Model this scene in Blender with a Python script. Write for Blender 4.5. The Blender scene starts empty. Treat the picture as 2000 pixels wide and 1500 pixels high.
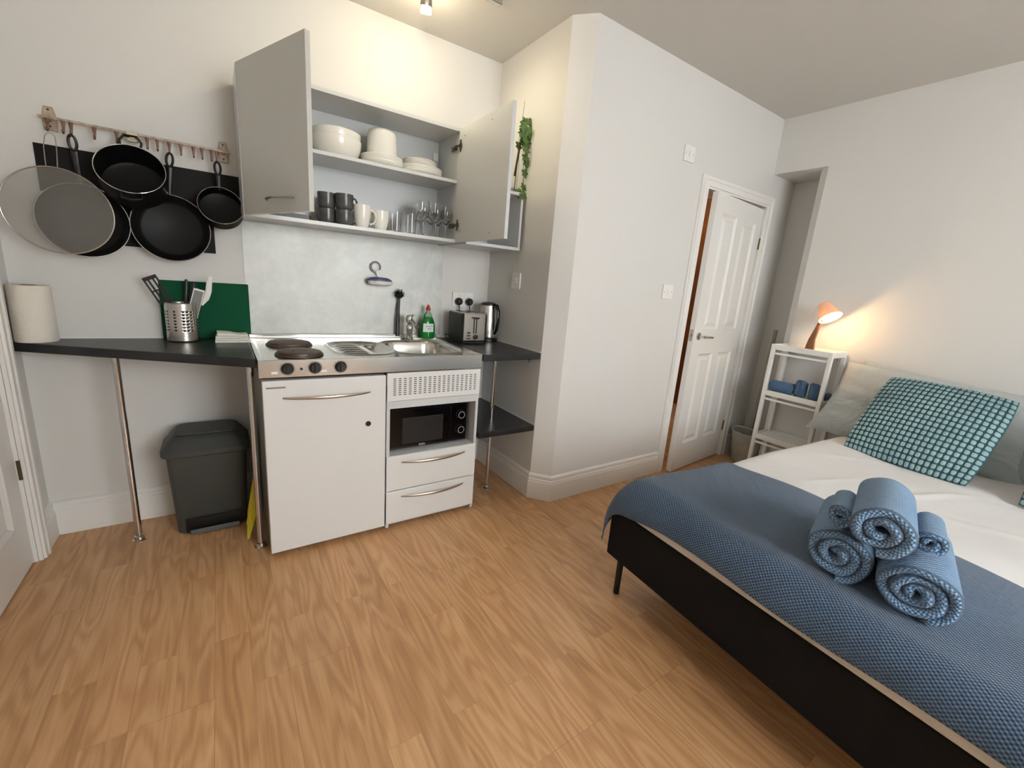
import bpy, math, random
from mathutils import Vector, Matrix
random.seed(7)
sc = bpy.context.scene
COL = sc.collection
PI = math.pi

# ------------------------------------------------------------------ camera
YAW, PIT, ROL = -0.6037, -0.2292, 0.0792
fw = Vector((-math.sin(YAW)*math.cos(PIT), math.cos(YAW)*math.cos(PIT), math.sin(PIT)))
rt = Vector((math.cos(YAW), math.sin(YAW), 0)); up = rt.cross(fw)
rt2 = rt*math.cos(ROL)+up*math.sin(ROL); up2 = -rt*math.sin(ROL)+up*math.cos(ROL)
cd = bpy.data.cameras.new('camera'); cam = bpy.data.objects.new('camera', cd); COL.objects.link(cam)
cd.sensor_width = 36; cd.lens = 837.34/2000*36; cd.clip_start = .02
cam.matrix_world = Matrix(((rt2.x, up2.x, -fw.x, -.1048), (rt2.y, up2.y, -fw.y, -1.8893), (rt2.z, up2.z, -fw.z, 1.2431), (0, 0, 0, 1)))
sc.camera = cam

# ------------------------------------------------------------------ world, light, exposure
w = bpy.data.worlds.new('world'); sc.world = w; w.use_nodes = True
w.node_tree.nodes['Background'].inputs[0].default_value = (.78, .87, 1, 1)
w.node_tree.nodes['Background'].inputs[1].default_value = 1.2
sc.view_settings.view_transform = 'Standard'; sc.view_settings.look = 'None'
sc.view_settings.gamma = 1; sc.view_settings.use_curve_mapping = False
sc.view_settings.exposure = 0.0
def area(name, loc, direction, sx, sy, power, col):
    l = bpy.data.lights.new(name, 'AREA'); l.shape = 'RECTANGLE'; l.size = sx; l.size_y = sy
    l.energy = power; l.color = col
    o = bpy.data.objects.new(name, l); COL.objects.link(o); o.location = loc
    o.rotation_euler = Vector(direction).to_track_quat('-Z', 'Y').to_euler(); return o
area('window_daylight', (1.25, -3.86, 1.55), (0, 1, -.10), 1.6, 1.35, 80, (.955, .98, .98))
def spot(name, loc, target, power, col, size, blend=.6, rad=.02):
    l = bpy.data.lights.new(name, 'SPOT'); l.energy = power; l.color = col; l.spot_size = size; l.spot_blend = blend
    l.shadow_soft_size = rad
    o = bpy.data.objects.new(name, l); COL.objects.link(o); o.location = loc
    o.rotation_euler = (Vector(target)-Vector(loc)).to_track_quat('-Z', 'Y').to_euler(); return o
l = bpy.data.lights.new('ceiling_bulb_light', 'POINT'); l.energy = 2.0; l.color = (1, .86, .60); l.shadow_soft_size = .028
lo = bpy.data.objects.new('ceiling_bulb_light', l); COL.objects.link(lo); lo.location = (.752, .288, 2.360)
l = bpy.data.lights.new('ceiling_bulb_light_rear', 'POINT'); l.energy = 5.2; l.color = (1, .86, .60); l.shadow_soft_size = .028
lo = bpy.data.objects.new('ceiling_bulb_light_rear', l); COL.objects.link(lo); lo.location = (.60, -.05, 2.33)
spot('ceiling_bulb_beam', (.755, .29, 2.375), (1.371, .26, 1.98), 7.5, (1, .87, .60), 1.5, 1.0)

# ------------------------------------------------------------------ materials
def lin(c):
    return tuple(((x/255)/12.92 if x/255 <= .04045 else ((x/255+.055)/1.055)**2.4) for x in c)
class NT:
    def __init__(s, name):
        s.m = bpy.data.materials.new(name); s.m.use_nodes = True; s.t = s.m.node_tree
        s.b = s.t.nodes['Principled BSDF']; s.out = s.t.nodes['Material Output']
    def n(s, kind, **kw):
        x = s.t.nodes.new(kind)
        for k, v in kw.items(): setattr(x, k, v)
        return x
    def l(s, a, b): s.t.links.new(a, b)
    def coord(s, which='Object', scale=(1, 1, 1), loc=(0, 0, 0), rot=(0, 0, 0)):
        tc = s.n('ShaderNodeTexCoord'); mp = s.n('ShaderNodeMapping')
        mp.inputs['Scale'].default_value = scale; mp.inputs['Location'].default_value = loc; mp.inputs['Rotation'].default_value = rot
        s.l(tc.outputs[which], mp.inputs[0]); return mp.outputs[0]
    def math(s, op, a, b=None, c=None):
        x = s.n('ShaderNodeMath', operation=op)
        for i, v in enumerate((a, b, c)):
            if v is None: continue
            if isinstance(v, (int, float)): x.inputs[i].default_value = v
            else: s.l(v, x.inputs[i])
        return x.outputs[0]
    def noise(s, vec, scale, detail=3, rough=.5, dist=0):
        x = s.n('ShaderNodeTexNoise'); x.inputs['Scale'].default_value = scale; x.inputs['Detail'].default_value = detail
        x.inputs['Roughness'].default_value = rough; x.inputs['Distortion'].default_value = dist
        s.l(vec, x.inputs['Vector']); return x.outputs['Fac']
    def ramp(s, fac, stops):
        x = s.n('ShaderNodeValToRGB'); e = x.color_ramp.elements
        while len(e) < len(stops): e.new(.5)
        for el, (p, c) in zip(e, stops): el.position = p; el.color = (*c, 1) if len(c) == 3 else c
        s.l(fac, x.inputs[0]); return x.outputs[0]
    def mix(s, fac, a, b, mode='MIX'):
        x = s.n('ShaderNodeMix', data_type='RGBA', blend_type=mode)
        for i, v in ((0, fac), (6, a), (7, b)):
            if isinstance(v, (int, float)): x.inputs[i].default_value = v
            elif isinstance(v, tuple): x.inputs[i].default_value = (*v, 1)
            else: s.l(v, x.inputs[i])
        return x.outputs[2]
    def bump(s, h, strength=.3, dist=.002):
        x = s.n('ShaderNodeBump'); x.inputs['Strength'].default_value = strength; x.inputs['Distance'].default_value = dist
        s.l(h, x.inputs['Height']); s.l(x.outputs[0], s.b.inputs['Normal'])
    def set(s, **kw):
        for k, v in kw.items():
            i = s.b.inputs[k.replace('_', ' ')]
            if isinstance(v, (int, float, tuple)): i.default_value = v if not (isinstance(v, tuple) and len(v) == 3) else (*v, 1)
            else: s.l(v, i)
        return s
MATS = {}
def plain(name, rgb, rough=.5, metal=0., bump=None, vary=.0, vscale=6, coat=0., spec=.5):
    if name in MATS: return MATS[name]
    t = NT(name); c = lin(rgb); t.set(Base_Color=c, Roughness=rough, Metallic=metal)
    t.b.inputs['Coat Weight'].default_value = coat; t.b.inputs['Specular IOR Level'].default_value = spec
    v = t.coord()
    if vary:
        f = t.noise(v, vscale, 4)
        t.set(Base_Color=t.ramp(f, [(.3, tuple(x*(1-vary) for x in c)), (.7, tuple(min(1, x*(1+vary)) for x in c))]))
    if bump: t.bump(t.noise(v, bump[0], 3), bump[1], bump[2] if len(bump) > 2 else .002)
    MATS[name] = t.m; return t.m
wallm = plain('wall_paint', (222, 220, 216), .62, bump=(140, .35, .0015), vary=.012, vscale=1.2)
ceilm = plain('ceiling_paint', (208, 204, 197), .7, bump=(200, .3, .001))
gloss = plain('white_gloss_paint', (236, 234, 230), .3, bump=(60, .05, .001))
lam = plain('white_laminate', (208, 210, 210), .28, bump=(300, .04, .0005))
lamdoor = plain('off_white_laminate_door', (205, 205, 200), .22, bump=(300, .04, .0005))
panelw = plain('white_panel', (226, 226, 224), .35, bump=(250, .04, .0005))
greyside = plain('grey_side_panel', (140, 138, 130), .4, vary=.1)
chrome = plain('chrome', (215, 215, 215), .12, 1)
satin = plain('satin_nickel', (190, 182, 172), .28, 1)
blackp = plain('black_plastic', (18, 18, 19), .35)
blackg = plain('black_gloss', (9, 9, 10), .12)
blackc = plain('black_nonstick', (11, 11, 12), .5, bump=(400, .1, .0005), spec=.3)
blackboardm = plain('black_panel', (16, 14, 15), .6, spec=.25)
whitepl = plain('white_plastic', (236, 235, 231), .35)
ceramic = plain('white_ceramic', (238, 236, 229), .15)
darkcer = plain('dark_glazed_ceramic', (80, 80, 81), .22, vary=.25, vscale=30)
redp = plain('red_plastic', (190, 22, 40), .35)
yellow = plain('yellow_plastic', (214, 196, 40), .45)
binm = plain('dark_grey_plastic', (66, 68, 66), .5, bump=(300, .06, .0005))
greenb = plain('green_plastic', (0, 78, 48), .7, spec=.2, bump=(120, .08, .0005))
woodbrown = plain('walnut_stem', (98, 68, 52), .5, vary=.15, vscale=40)
rusty = plain('worn_brass_enamel', (176, 158, 140), .45, .35, vary=.3, vscale=60)
rustd = plain('worn_copper_hook', (120, 88, 78), .4, .6, vary=.3, vscale=80)
paper = plain('paper_towel', (232, 226, 214), .9, bump=(160, .6, .003))
clothw = plain('folded_cloth', (232, 231, 224), .9, bump=(90, .3, .002))
greyst = plain('grey_stainless', (150, 148, 143), .32, .9)
bedblack = plain('black_bed_fabric', (21, 21, 22), .85, bump=(600, .3, .001), vary=.15, vscale=200, spec=.2)
hallwood = plain('brown_varnished_wood', (128, 74, 30), .4, vary=.25, vscale=5)
polegrey = plain('grey_painted_pole', (140, 137, 130), .45, .4)
bucketm = plain('grey_bucket_plastic', (178, 178, 168), .4, vary=.08, vscale=20)
greyp = plain('pale_grey_plastic', (150, 150, 158), .4)
bluegrey = plain('blue_grey_plastic', (92, 96, 132), .4)

def wood_floor():
    t = NT('oak_laminate'); tc = t.n('ShaderNodeTexCoord')
    mp = t.n('ShaderNodeMapping'); mp.inputs['Rotation'].default_value = (0, 0, PI/2); t.l(tc.outputs['Object'], mp.inputs[0])
    def brick(wd, rh, off):
        b = t.n('ShaderNodeTexBrick'); t.l(mp.outputs[0], b.inputs['Vector'])
        b.offset = off; b.offset_frequency = 2; b.squash = 1
        b.inputs['Color1'].default_value = (0, 0, 0, 1); b.inputs['Color2'].default_value = (1, 1, 1, 1)
        b.inputs['Mortar'].default_value = (.5, .5, .5, 1)
        b.inputs['Scale'].default_value = 1; b.inputs['Mortar Size'].default_value = .0006; b.inputs['Mortar Smooth'].default_value = .3
        b.inputs['Brick Width'].default_value = wd; b.inputs['Row Height'].default_value = rh; return b
    b = brick(.62, .096, .37); b2 = brick(1.24, .192, .5)
    rnd = t.math('MULTIPLY', b.outputs['Color'], 7.3)
    cmb = t.n('ShaderNodeCombineXYZ'); t.l(rnd, cmb.inputs[0]); t.l(rnd, cmb.inputs[2])
    add = t.n('ShaderNodeVectorMath', operation='ADD'); t.l(tc.outputs['Object'], add.inputs[0]); t.l(cmb.outputs[0], add.inputs[1])
    s1 = t.n('ShaderNodeMapping'); s1.inputs['Scale'].default_value = (5.5, .75, 1); t.l(add.outputs[0], s1.inputs[0])
    n1 = t.noise(s1.outputs[0], 1.6, 2, .45)
    rings = t.math('SINE', t.math('MULTIPLY', n1, 70.))
    rings = t.math('MULTIPLY_ADD', rings, .5, .5)
    s2 = t.n('ShaderNodeMapping'); s2.inputs['Scale'].default_value = (160, 5, 1); t.l(add.outputs[0], s2.inputs[0])
    fine = t.noise(s2.outputs[0], 1., 4, .6)
    s3 = t.n('ShaderNodeMapping'); s3.inputs['Scale'].default_value = (9, 1.2, 1); t.l(add.outputs[0], s3.inputs[0])
    patch = t.noise(s3.outputs[0], 1.4, 3, .5)
    f = t.math('ADD', t.math('MULTIPLY', rings, .19), t.math('ADD', t.math('MULTIPLY', fine, .42), t.math('MULTIPLY', patch, .55)))
    col = t.ramp(f, [(.28, lin((172, 126, 84))), (.54, lin((203, 155, 109))), (.8, lin((222, 178, 132)))])
    tint = t.ramp(b.outputs['Color'], [(0, (.93, .925, .91)), (1, (1.04, 1.04, 1.04))])
    col = t.mix(1., col, tint, 'MULTIPLY')
    mort = t.math('MAXIMUM', t.math('MULTIPLY', b2.outputs['Fac'], .55), t.math('MULTIPLY', b.outputs['Fac'], .25))
    col = t.mix(mort, col, lin((110, 70, 42)))
    t.set(Base_Color=col, Roughness=t.math('MULTIPLY_ADD', fine, .12, .30))
    t.bump(t.math('MULTIPLY', t.math('ADD', fine, rings), .5), .08, .0006)
    return t.m
floorm = wood_floor()

def steel(name, base, rough, cloud=0., clscale=3, stretch=(60, 2, 2), cv=.28, streak=.05):
    t = NT(name); v = t.coord(scale=stretch); v2 = t.coord()
    n = t.noise(v, 6, 3); c = t.noise(v2, clscale, 5, .6, .25)
    r = t.math('ADD', t.math('MULTIPLY', n, streak), t.math('MULTIPLY_ADD', c, cloud, rough-.05))
    b = lin(base); t.set(Metallic=1., Roughness=r, Base_Color=t.ramp(c, [(.37, tuple(x*(1-cv) for x in b)), (.63, tuple(min(1, x*(1+cv*.5)) for x in b))]))
    t.bump(n, .02, .0003); return t.m
steeltop = steel('stainless_worktop', (214, 212, 206), .18, .10, 5, (2, 60, 60), .12)
steelsp = steel('smeared_stainless_sheet', (196, 197, 193), .30, .55, 4., (4, 4, 60), .30)
steelbr = steel('brushed_stainless', (206, 203, 198), .26, .05, 5, (1, 1, 90), .06)
hobm = steel('worn_hob_plate', (112, 100, 92), .42, .25, 14, (4, 4, 4))

def worktop_black():
    t = NT('black_textured_worktop'); v = t.coord()
    n = t.noise(v, 160, 3); n2 = t.noise(v, 18, 4)
    t.set(Base_Color=t.ramp(n2, [(.3, lin((26, 26, 28))), (.7, lin((42, 42, 44)))]), Roughness=.34)
    t.bump(n, .35, .0012); return t.m
wtblack = worktop_black()

def fabric_uv(name, c1, c2, pitch, kind='hex', rough=.95, strength=.8, dist=.003, big=0.):
    t = NT(name); tc = t.n('ShaderNodeTexCoord'); sx = t.n('ShaderNodeSeparateXYZ'); t.l(tc.outputs['UV'], sx.inputs[0])
    k = 2*PI/pitch; X, Y = sx.outputs[0], sx.outputs[1]
    if kind == 'hex':
        a = t.math('COSINE', t.math('MULTIPLY', X, k)); b = t.math('COSINE', t.math('MULTIPLY', Y, k*.9))
        h = t.math('MULTIPLY_ADD', t.math('MULTIPLY', a, b), .5, .5)
    else:
        a = t.math('COSINE', t.math('MULTIPLY', X, k)); b = t.math('COSINE', t.math('MULTIPLY', Y, k*1.3))
        h = t.math('MULTIPLY_ADD', t.math('ADD', a, b), .25, .5)
    v = t.coord('Object'); nz = t.noise(v, 3.5, 3); nf = t.noise(v, 420, 2)
    hh = t.math('ADD', h, t.math('MULTIPLY', nf, .35))
    col = t.ramp(h, [(.12, lin(c1)), (.85, lin(c2))])
    col = t.mix(.5, col, t.ramp(nz, [(.3, (.40, .40, .40)), (.7, (.6, .6, .6))]), 'OVERLAY')
    t.set(Base_Color=col, Roughness=rough); t.b.inputs['Sheen Weight'].default_value = .25; t.b.inputs['Specular IOR Level'].default_value = .2
    t.bump(hh, strength, dist); return t.m
blanketm = fabric_uv('woven_blue_blanket', (46, 62, 86), (98, 122, 148), .0100, strength=.7)
towelm = fabric_uv('waffle_blue_towel', (76, 110, 144), (142, 176, 210), .0105, 'hex', strength=1., dist=.004)
towelm2 = fabric_uv('blue_hand_towel', (66, 94, 126), (92, 122, 154), .008, 'sq', strength=.5)

def linen(name, rgb, sc1=7, st=.5):
    t = NT(name); v = t.coord(); n = t.noise(v, sc1, 4, .55, .8); f = t.noise(v, 500, 2); big = t.noise(v, 2.2, 2)
    c = lin(rgb); t.set(Base_Color=t.ramp(f, [(.3, tuple(x*.95 for x in c)), (.7, c)]), Roughness=.9)
    t.b.inputs['Sheen Weight'].default_value = .2; t.b.inputs['Specular IOR Level'].default_value = .2
    t.bump(t.math('ADD', n, t.math('MULTIPLY', f, .03)), st, .02); return t.m
sheetm = linen('cream_duvet_cover', (222, 221, 220), 5, .35)
pillowm = linen('pale_grey_blue_pillowcase', (180, 187, 188), 9, .9)
mattm = linen('mattress_ticking', (205, 200, 190), 30, .1)

def cushion_mat():
    t = NT('tufted_teal_cushion'); tc = t.n('ShaderNodeTexCoord'); sx = t.n('ShaderNodeSeparateXYZ'); t.l(tc.outputs['UV'], sx.inputs[0])
    fx = t.math('SUBTRACT', t.math('FRACT', sx.outputs[0]), .5); fy = t.math('SUBTRACT', t.math('FRACT', sx.outputs[1]), .5)
    p = t.math('ADD', t.math('POWER', t.math('ABSOLUTE', fx), 3.), t.math('POWER', t.math('ABSOLUTE', fy), 3.))
    dot = t.ramp(p, [(.045, (1, 1, 1)), (.075, (0, 0, 0))])
    v = t.coord(); n = t.noise(v, 4, 2); nf = t.noise(v, 300, 2)
    puff = t.ramp(n, [(.3, lin((136, 162, 170))), (.7, lin((156, 186, 190)))])
    t.set(Base_Color=t.mix(dot, lin((62, 92, 98)), puff), Roughness=.95); t.b.inputs['Specular IOR Level'].default_value = .15
    t.bump(nf, .5, .002); return t.m
cushm = cushion_mat()

def glass_mat(name, col=(1, 1, 1), rough=.02, ior=1.45):
    t = NT(name); t.set(Base_Color=col, Roughness=rough); t.b.inputs['Transmission Weight'].default_value = 1; t.b.inputs['IOR'].default_value = ior; return t.m
glassm = glass_mat('clear_glass'); greenliq = glass_mat('green_washing_up_liquid', lin((20, 150, 50)), .08, 1.35)
greenliq2 = plain('green_liquid', (14, 120, 44), .12)
def mesh_mat():
    t = NT('fine_wire_mesh'); tr = t.n('ShaderNodeBsdfTransparent'); mx = t.n('ShaderNodeMixShader')
    v = t.coord(); sx = t.n('ShaderNodeSeparateXYZ'); t.l(v, sx.inputs[0])
    mx.inputs[0].default_value = .44
    t.set(Base_Color=lin((150, 148, 140)), Roughness=.5, Metallic=.3)
    t.l(tr.outputs[0], mx.inputs[1]); t.l(t.b.outputs[0], mx.inputs[2]); t.l(mx.outputs[0], t.out.inputs[0]); return t.m
meshm = mesh_mat()
def emit(name, col, s):
    t = NT(name); t.set(Base_Color=(1, 1, 1)); t.b.inputs['Emission Color'].default_value = (*col, 1); t.b.inputs['Emission Strength'].default_value = s; return t.m
bulbm = emit('lit_spot_bulb', (1, .93, .75), 6); lampb = emit('lit_lamp_bulb', (1, .84, .58), 5)
def shade_mat():
    t = NT('peach_glowing_shade'); t.set(Base_Color=lin((236, 196, 172)), Roughness=.6)
    tl = t.n('ShaderNodeBsdfTranslucent'); tl.inputs[0].default_value = (*lin((246, 222, 196)), 1); mx = t.n('ShaderNodeMixShader'); mx.inputs[0].default_value = .20
    t.l(t.b.outputs[0], mx.inputs[1]); t.l(tl.outputs[0], mx.inputs[2]); t.l(mx.outputs[0], t.out.inputs[0]); return t.m
shadem = shade_mat()
def leaf_mat():
    t = NT('ivy_leaf'); v = t.coord(); n = t.noise(v, 30, 3)
    t.set(Base_Color=t.ramp(n, [(.3, lin((44, 74, 30))), (.7, lin((92, 124, 54)))]), Roughness=.5); return t.m
leafm = leaf_mat()

# ------------------------------------------------------------------ mesh builder
class M:
    def __init__(s): s.v = []; s.f = []; s.uv = {}
    def add(s, vs, fs):
        o = len(s.v); s.v += [Vector(p) for p in vs]; s.f += [tuple(i+o for i in f) for f in fs]; return s
    def box(s, x0, x1, y0, y1, z0, z1):
        x0, x1 = sorted((x0, x1)); y0, y1 = sorted((y0, y1)); z0, z1 = sorted((z0, z1))
        return s.add([(x, y, z) for z in (z0, z1) for y in (y0, y1) for x in (x0, x1)],
                     [(0, 2, 3, 1), (4, 5, 7, 6), (0, 1, 5, 4), (2, 6, 7, 3), (0, 4, 6, 2), (1, 3, 7, 5)])
    def prism(s, poly, z0, z1, top=None):
        n = len(poly); top = top or poly
        return s.add([(*p, z0) for p in poly]+[(*p, z1) for p in top],
                     [tuple(range(n))[::-1], tuple(range(n, 2*n))]+[(i, (i+1) % n, n+(i+1) % n, n+i) for i in range(n)])
    def loops(s, rings, close=True, cap0=True, cap1=True, wrap=False):
        n = len(rings[0]); o = len(s.v)
        for r in rings: s.v += [Vector(p) for p in r]
        m = len(rings)
        for j in range(m if wrap else m-1):
            a = o+j*n; b = o+((j+1) % m)*n
            for i in range(n if close else n-1):
                s.f.append((a+i, a+(i+1) % n, b+(i+1) % n, b+i))
        if cap0 and not wrap: s.f.append(tuple(o+i for i in range(n))[::-1])
        if cap1 and not wrap: s.f.append(tuple(o+(m-1)*n+i for i in range(n)))
        return s
    def lathe(s, prof, c=(0, 0, 0), axis=(0, 0, 1), n=32, cap0=False, cap1=False, sx=1, sy=1):
        q = Vector((0, 0, 1)).rotation_difference(Vector(axis).normalized()); c = Vector(c)
        rings = [[c+q @ Vector((r*sx*math.cos(2*PI*i/n), r*sy*math.sin(2*PI*i/n), z)) for i in range(n)] for r, z in prof]
        return s.loops(rings, cap0=cap0, cap1=cap1)
    def cyl(s, p0, p1, r0, r1=None, n=20):
        p0, p1 = Vector(p0), Vector(p1); r1 = r0 if r1 is None else r1
        return s.lathe([(r0, 0), (r1, (p1-p0).length)], p0, p1-p0, n, True, True)
    def tube(s, pts, r, n=10, sx=1., cap=True, upv=None, wrap=False):
        pts = [Vector(p) for p in pts]; m = len(pts); rings = []; prev = None
        for i, p in enumerate(pts):
            if wrap: t = (pts[(i+1) % m]-pts[i-1]).normalized()
            else: t = (pts[min(i+1, m-1)]-pts[max(i-1, 0)]).normalized()
            if prev is None:
                ref = Vector(upv) if upv else (Vector((0, 0, 1)) if abs(t.z) < .9 else Vector((1, 0, 0)))
                a = (ref-t*ref.dot(t)).normalized()
            else: a = (prev-t*prev.dot(t)).normalized()
            prev = a; b = t.cross(a); rr = r[i] if isinstance(r, (list, tuple)) else r
            rings.append([p+a*rr*math.cos(2*PI*k/n)+b*rr*sx*math.sin(2*PI*k/n) for k in range(n)])
        return s.loops(rings, cap0=cap, cap1=cap, wrap=wrap)
    def grid(s, fn, nu, nv, uvf=None):
        o = len(s.v)
        for j in range(nv+1):
            for i in range(nu+1):
                s.v.append(Vector(fn(i/nu, j/nv)))
                if uvf: s.uv[len(s.v)-1] = uvf(i/nu, j/nv)
        for j in range(nv):
            for i in range(nu):
                a = o+j*(nu+1)+i; s.f.append((a, a+1, a+nu+2, a+nu+1))
        return s
    def ball(s, c, r, n=16, sc3=(1, 1, 1)):
        c = Vector(c); rings = []
        for j in range(1, n//2):
            a = PI*j/(n//2); rings.append([c+Vector((r*sc3[0]*math.sin(a)*math.cos(2*PI*i/n), r*sc3[1]*math.sin(a)*math.sin(2*PI*i/n), -r*sc3[2]*math.cos(a))) for i in range(n)])
        return s.loops(rings)
    def xf(s, mat):
        s.v = [mat @ p for p in s.v]; return s

ROOT = {}
def rootmat(o):
    while o.parent: o = o.parent
    return ROOT.get(o.name, Matrix.Translation(o.location))
def obj(name, m, mat, parent=None, smooth=False, bevel=0, at=None, local=False, ang=35, seg=2, subsurf=0, solid=0):
    me = bpy.data.meshes.new(name); inv = None
    if parent is not None and not local: inv = rootmat(parent).inverted()
    at = Vector(at) if at is not None else None
    vs = [(inv @ p if inv else (p-at if (at is not None and parent is None) else p)) for p in m.v]
    me.from_pydata([tuple(p) for p in vs], [], m.f); me.update()
    if m.uv:
        ul = me.uv_layers.new(name='UVMap')
        for lp in me.loops: ul.data[lp.index].uv = m.uv.get(lp.vertex_index, (0, 0))
    me.materials.append(mat)
    if smooth:
        me.shade_smooth()
        me.set_sharp_from_angle(angle=math.radians(ang))
    o = bpy.data.objects.new(name, me); COL.objects.link(o)
    if parent is not None: o.parent = parent
    elif at is not None: o.location = at
    if solid:
        md = o.modifiers.new('solid', 'SOLIDIFY'); md.thickness = solid; md.offset = -1
    if bevel:
        md = o.modifiers.new('bevel', 'BEVEL'); md.width = bevel; md.segments = seg; md.limit_method = 'ANGLE'; md.angle_limit = math.radians(40)
        md.harden_normals = False
    if subsurf:
        md = o.modifiers.new('sub', 'SUBSURF'); md.levels = md.render_levels = subsurf
    return o
def tag(o, label=None, cat=None, group=None, kind=None):
    if label: o['label'] = label
    if cat: o['category'] = cat
    if group: o['group'] = group
    if kind: o['kind'] = kind
    return o
def thing(name, label, cat, loc=(0, 0, 0), rotz=0, group=None, mat=None, kind=None):
    o = bpy.data.objects.new(name, None); COL.objects.link(o); o.empty_display_size = .05
    mw = mat if mat is not None else Matrix.Translation(loc) @ Matrix.Rotation(rotz, 4, 'Z')
    o.matrix_world = mw; ROOT[o.name] = mw
    tag(o, label, cat, group, kind); return o
def struct(name, m, mat, parent=None, **k):
    o = obj(name, m, mat, parent, **k)
    if parent is None: o['kind'] = 'structure'
    return o
def copy_tree(o, parent=None):
    c = o.copy(); COL.objects.link(c); c.parent = parent
    for ch in [x for x in bpy.data.objects if x.parent == o]: copy_tree(ch, c)
    return c
def dup(o, loc, label, rotz=None, group=None):
    c = copy_tree(o); c.location = loc
    if rotz is not None: c.rotation_euler = (0, 0, rotz)
    c['label'] = label
    if group: c['group'] = group
    return c
def text(name, body, size, mat, parent, mw, ext=.0004):
    cu = bpy.data.curves.new(name, 'FONT'); cu.body = body; cu.size = size; cu.extrude = ext
    cu.align_x = 'CENTER'; cu.align_y = 'CENTER'; cu.materials.append(mat)
    tmp = bpy.data.objects.new('tmp', cu); COL.objects.link(tmp); bpy.context.view_layer.update()
    me = bpy.data.meshes.new_from_object(tmp); bpy.data.objects.remove(tmp)
    if not me.materials: me.materials.append(mat)
    o = bpy.data.objects.new(name, me); COL.objects.link(o); o.parent = parent
    o.matrix_parent_inverse = Matrix.Identity(4); o.matrix_local = rootmat(parent).inverted() @ mw; return o

# ------------------------------------------------------------------ room shell
YW, XN, HC, XR, XL, YB = .618, 1.371, 2.503, 3.255, -.785, -3.8
YH, XC, YC = -.11, 1.454, -.014
XA, YA, ZA = 3.58, -.455, 2.148
T = .12
struct('floor', M().box(XL-T, XA+T+1.2, YB-T, YW+T+1, -.1, 0), floorm)
struct('ceiling', M().box(XL-T, XA+T+1.2, YB-T, YW+T+1, HC, HC+.1), ceilm)
struct('wall_kitchen', M().box(XL-T, XN+T, YW, YW+T, 0, HC), wallm)
struct('wall_niche', M().prism([(XN, YW), (XN, YC), (XC, YH), (XC, YH+.12), (XN+.13, YW)][::-1], 0, HC), wallm)
hw = M().box(XC, 2.487, YH, YH+T, 0, HC).box(2.487, 3.243, YH, YH+T, 1.935, HC).box(3.243, XA+T, YH, YH+T, 0, HC)
struct('wall_hall', hw, wallm)
rw = M().box(XR, XR+.46, YB-T, YA-.06, 0, HC)
rw.prism([(XR, YA-.06), (XA+.13, YA-.06), (XA+.13, YA+.03), (XR+.04, YA+.055), (XR, YA)], 0, ZA)
rw.box(XR, XA+.13, YA-.06, YH, ZA, HC).box(XA, XA+.13, YA-.06, YH, 0, ZA)
struct('wall_right', rw, wallm)
# wall_left with the doorway for the left door (door occupies y .41 .. -.36)
lw = M().box(XL-T, XL, .412, YW, 0, HC).box(XL-T, XL, -.39, .412, 1.99, HC).box(XL-T, XL, YB-T, -.39, 0, HC)
struct('wall_left', lw, wallm)
bw = M().box(XL, .45, YB-T, YB, 0, HC).box(2.05, XR, YB-T, YB, 0, HC).box(0.45, 2.05, YB-T, YB, 0, .85).box(0.45, 2.05, YB-T, YB, 2.25, HC)
struct('wall_back', bw, wallm)
wf = M()
for a in ((.45, .51, .85, 2.25), (1.99, 2.05, .85, 2.25), (.45, 2.05, .85, .91), (.45, 2.05, 2.19, 2.25), (1.22, 1.28, .85, 2.25)): wf.box(a[0], a[1], YB-.08, YB-.03, a[2], a[3])
wfo = struct('window_1', wf, gloss); struct('window_pane', M().box(.5, 2.0, YB-.06, YB-.055, .9, 2.2), glass_mat('window_glass', ior=1.02), wfo)
# lobby seen through the gap of the hall door
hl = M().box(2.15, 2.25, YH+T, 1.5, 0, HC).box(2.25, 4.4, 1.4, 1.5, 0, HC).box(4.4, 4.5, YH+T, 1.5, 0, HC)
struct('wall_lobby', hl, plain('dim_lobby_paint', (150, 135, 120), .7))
struct('door_3', M().box(4.34, 4.399, .15, 1.39, 0, 2.3), hallwood)
l = bpy.data.lights.new('lobby_light', 'POINT'); l.energy = 14; l.color = (1, .85, .65); l.shadow_soft_size = .08
lo = bpy.data.objects.new('lobby_light', l); COL.objects.link(lo); lo.location = (3.5, .9, 2.1)

# skirting boards: mitred sweep, one object per wall
PROF = [(0, 0), (.018, 0), (.018, .108), (.0155, .112), (.0155, .122), (.011, .127), (.011, .133), (.0135, .140), (.012, .150), (.006, .155), (0, .156)]
def skirting(path, names):
    P = [Vector(p) for p in path]; off = []
    for i, p in enumerate(P):
        ds = []
        if i > 0: ds.append((P[i]-P[i-1]).normalized())
        if i < len(P)-1: ds.append((P[i+1]-P[i]).normalized())
        ns = [Vector((d.y, -d.x)) for d in ds]
        if len(ns) == 2: b = (ns[0]+ns[1]).normalized(); off.append(b/b.dot(ns[0]))
        else: off.append(ns[0])
    for i, nm in enumerate(names):
        if nm is None: continue
        m = M(); m.loops([[(*(P[k]+off[k]*d), z) for d, z in PROF] for k in (i, i+1)], close=True); struct(nm, m, gloss)
skirting([(XL, .48), (XL, YW), (XN, YW), (XN, YC), (XC, YH), (2.425, YH)], ['baseboard_left', 'baseboard_kitchen', 'baseboard_niche', 'baseboard_corner', 'baseboard_hall'])
skirting([(3.31, YH), (XA, YH), (XA, YA+.03), (XR+.04, YA+.055), (XR, YA), (XR, YB)], ['baseboard_alcove', 'baseboard_recess', None, None, 'baseboard_right'])

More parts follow.
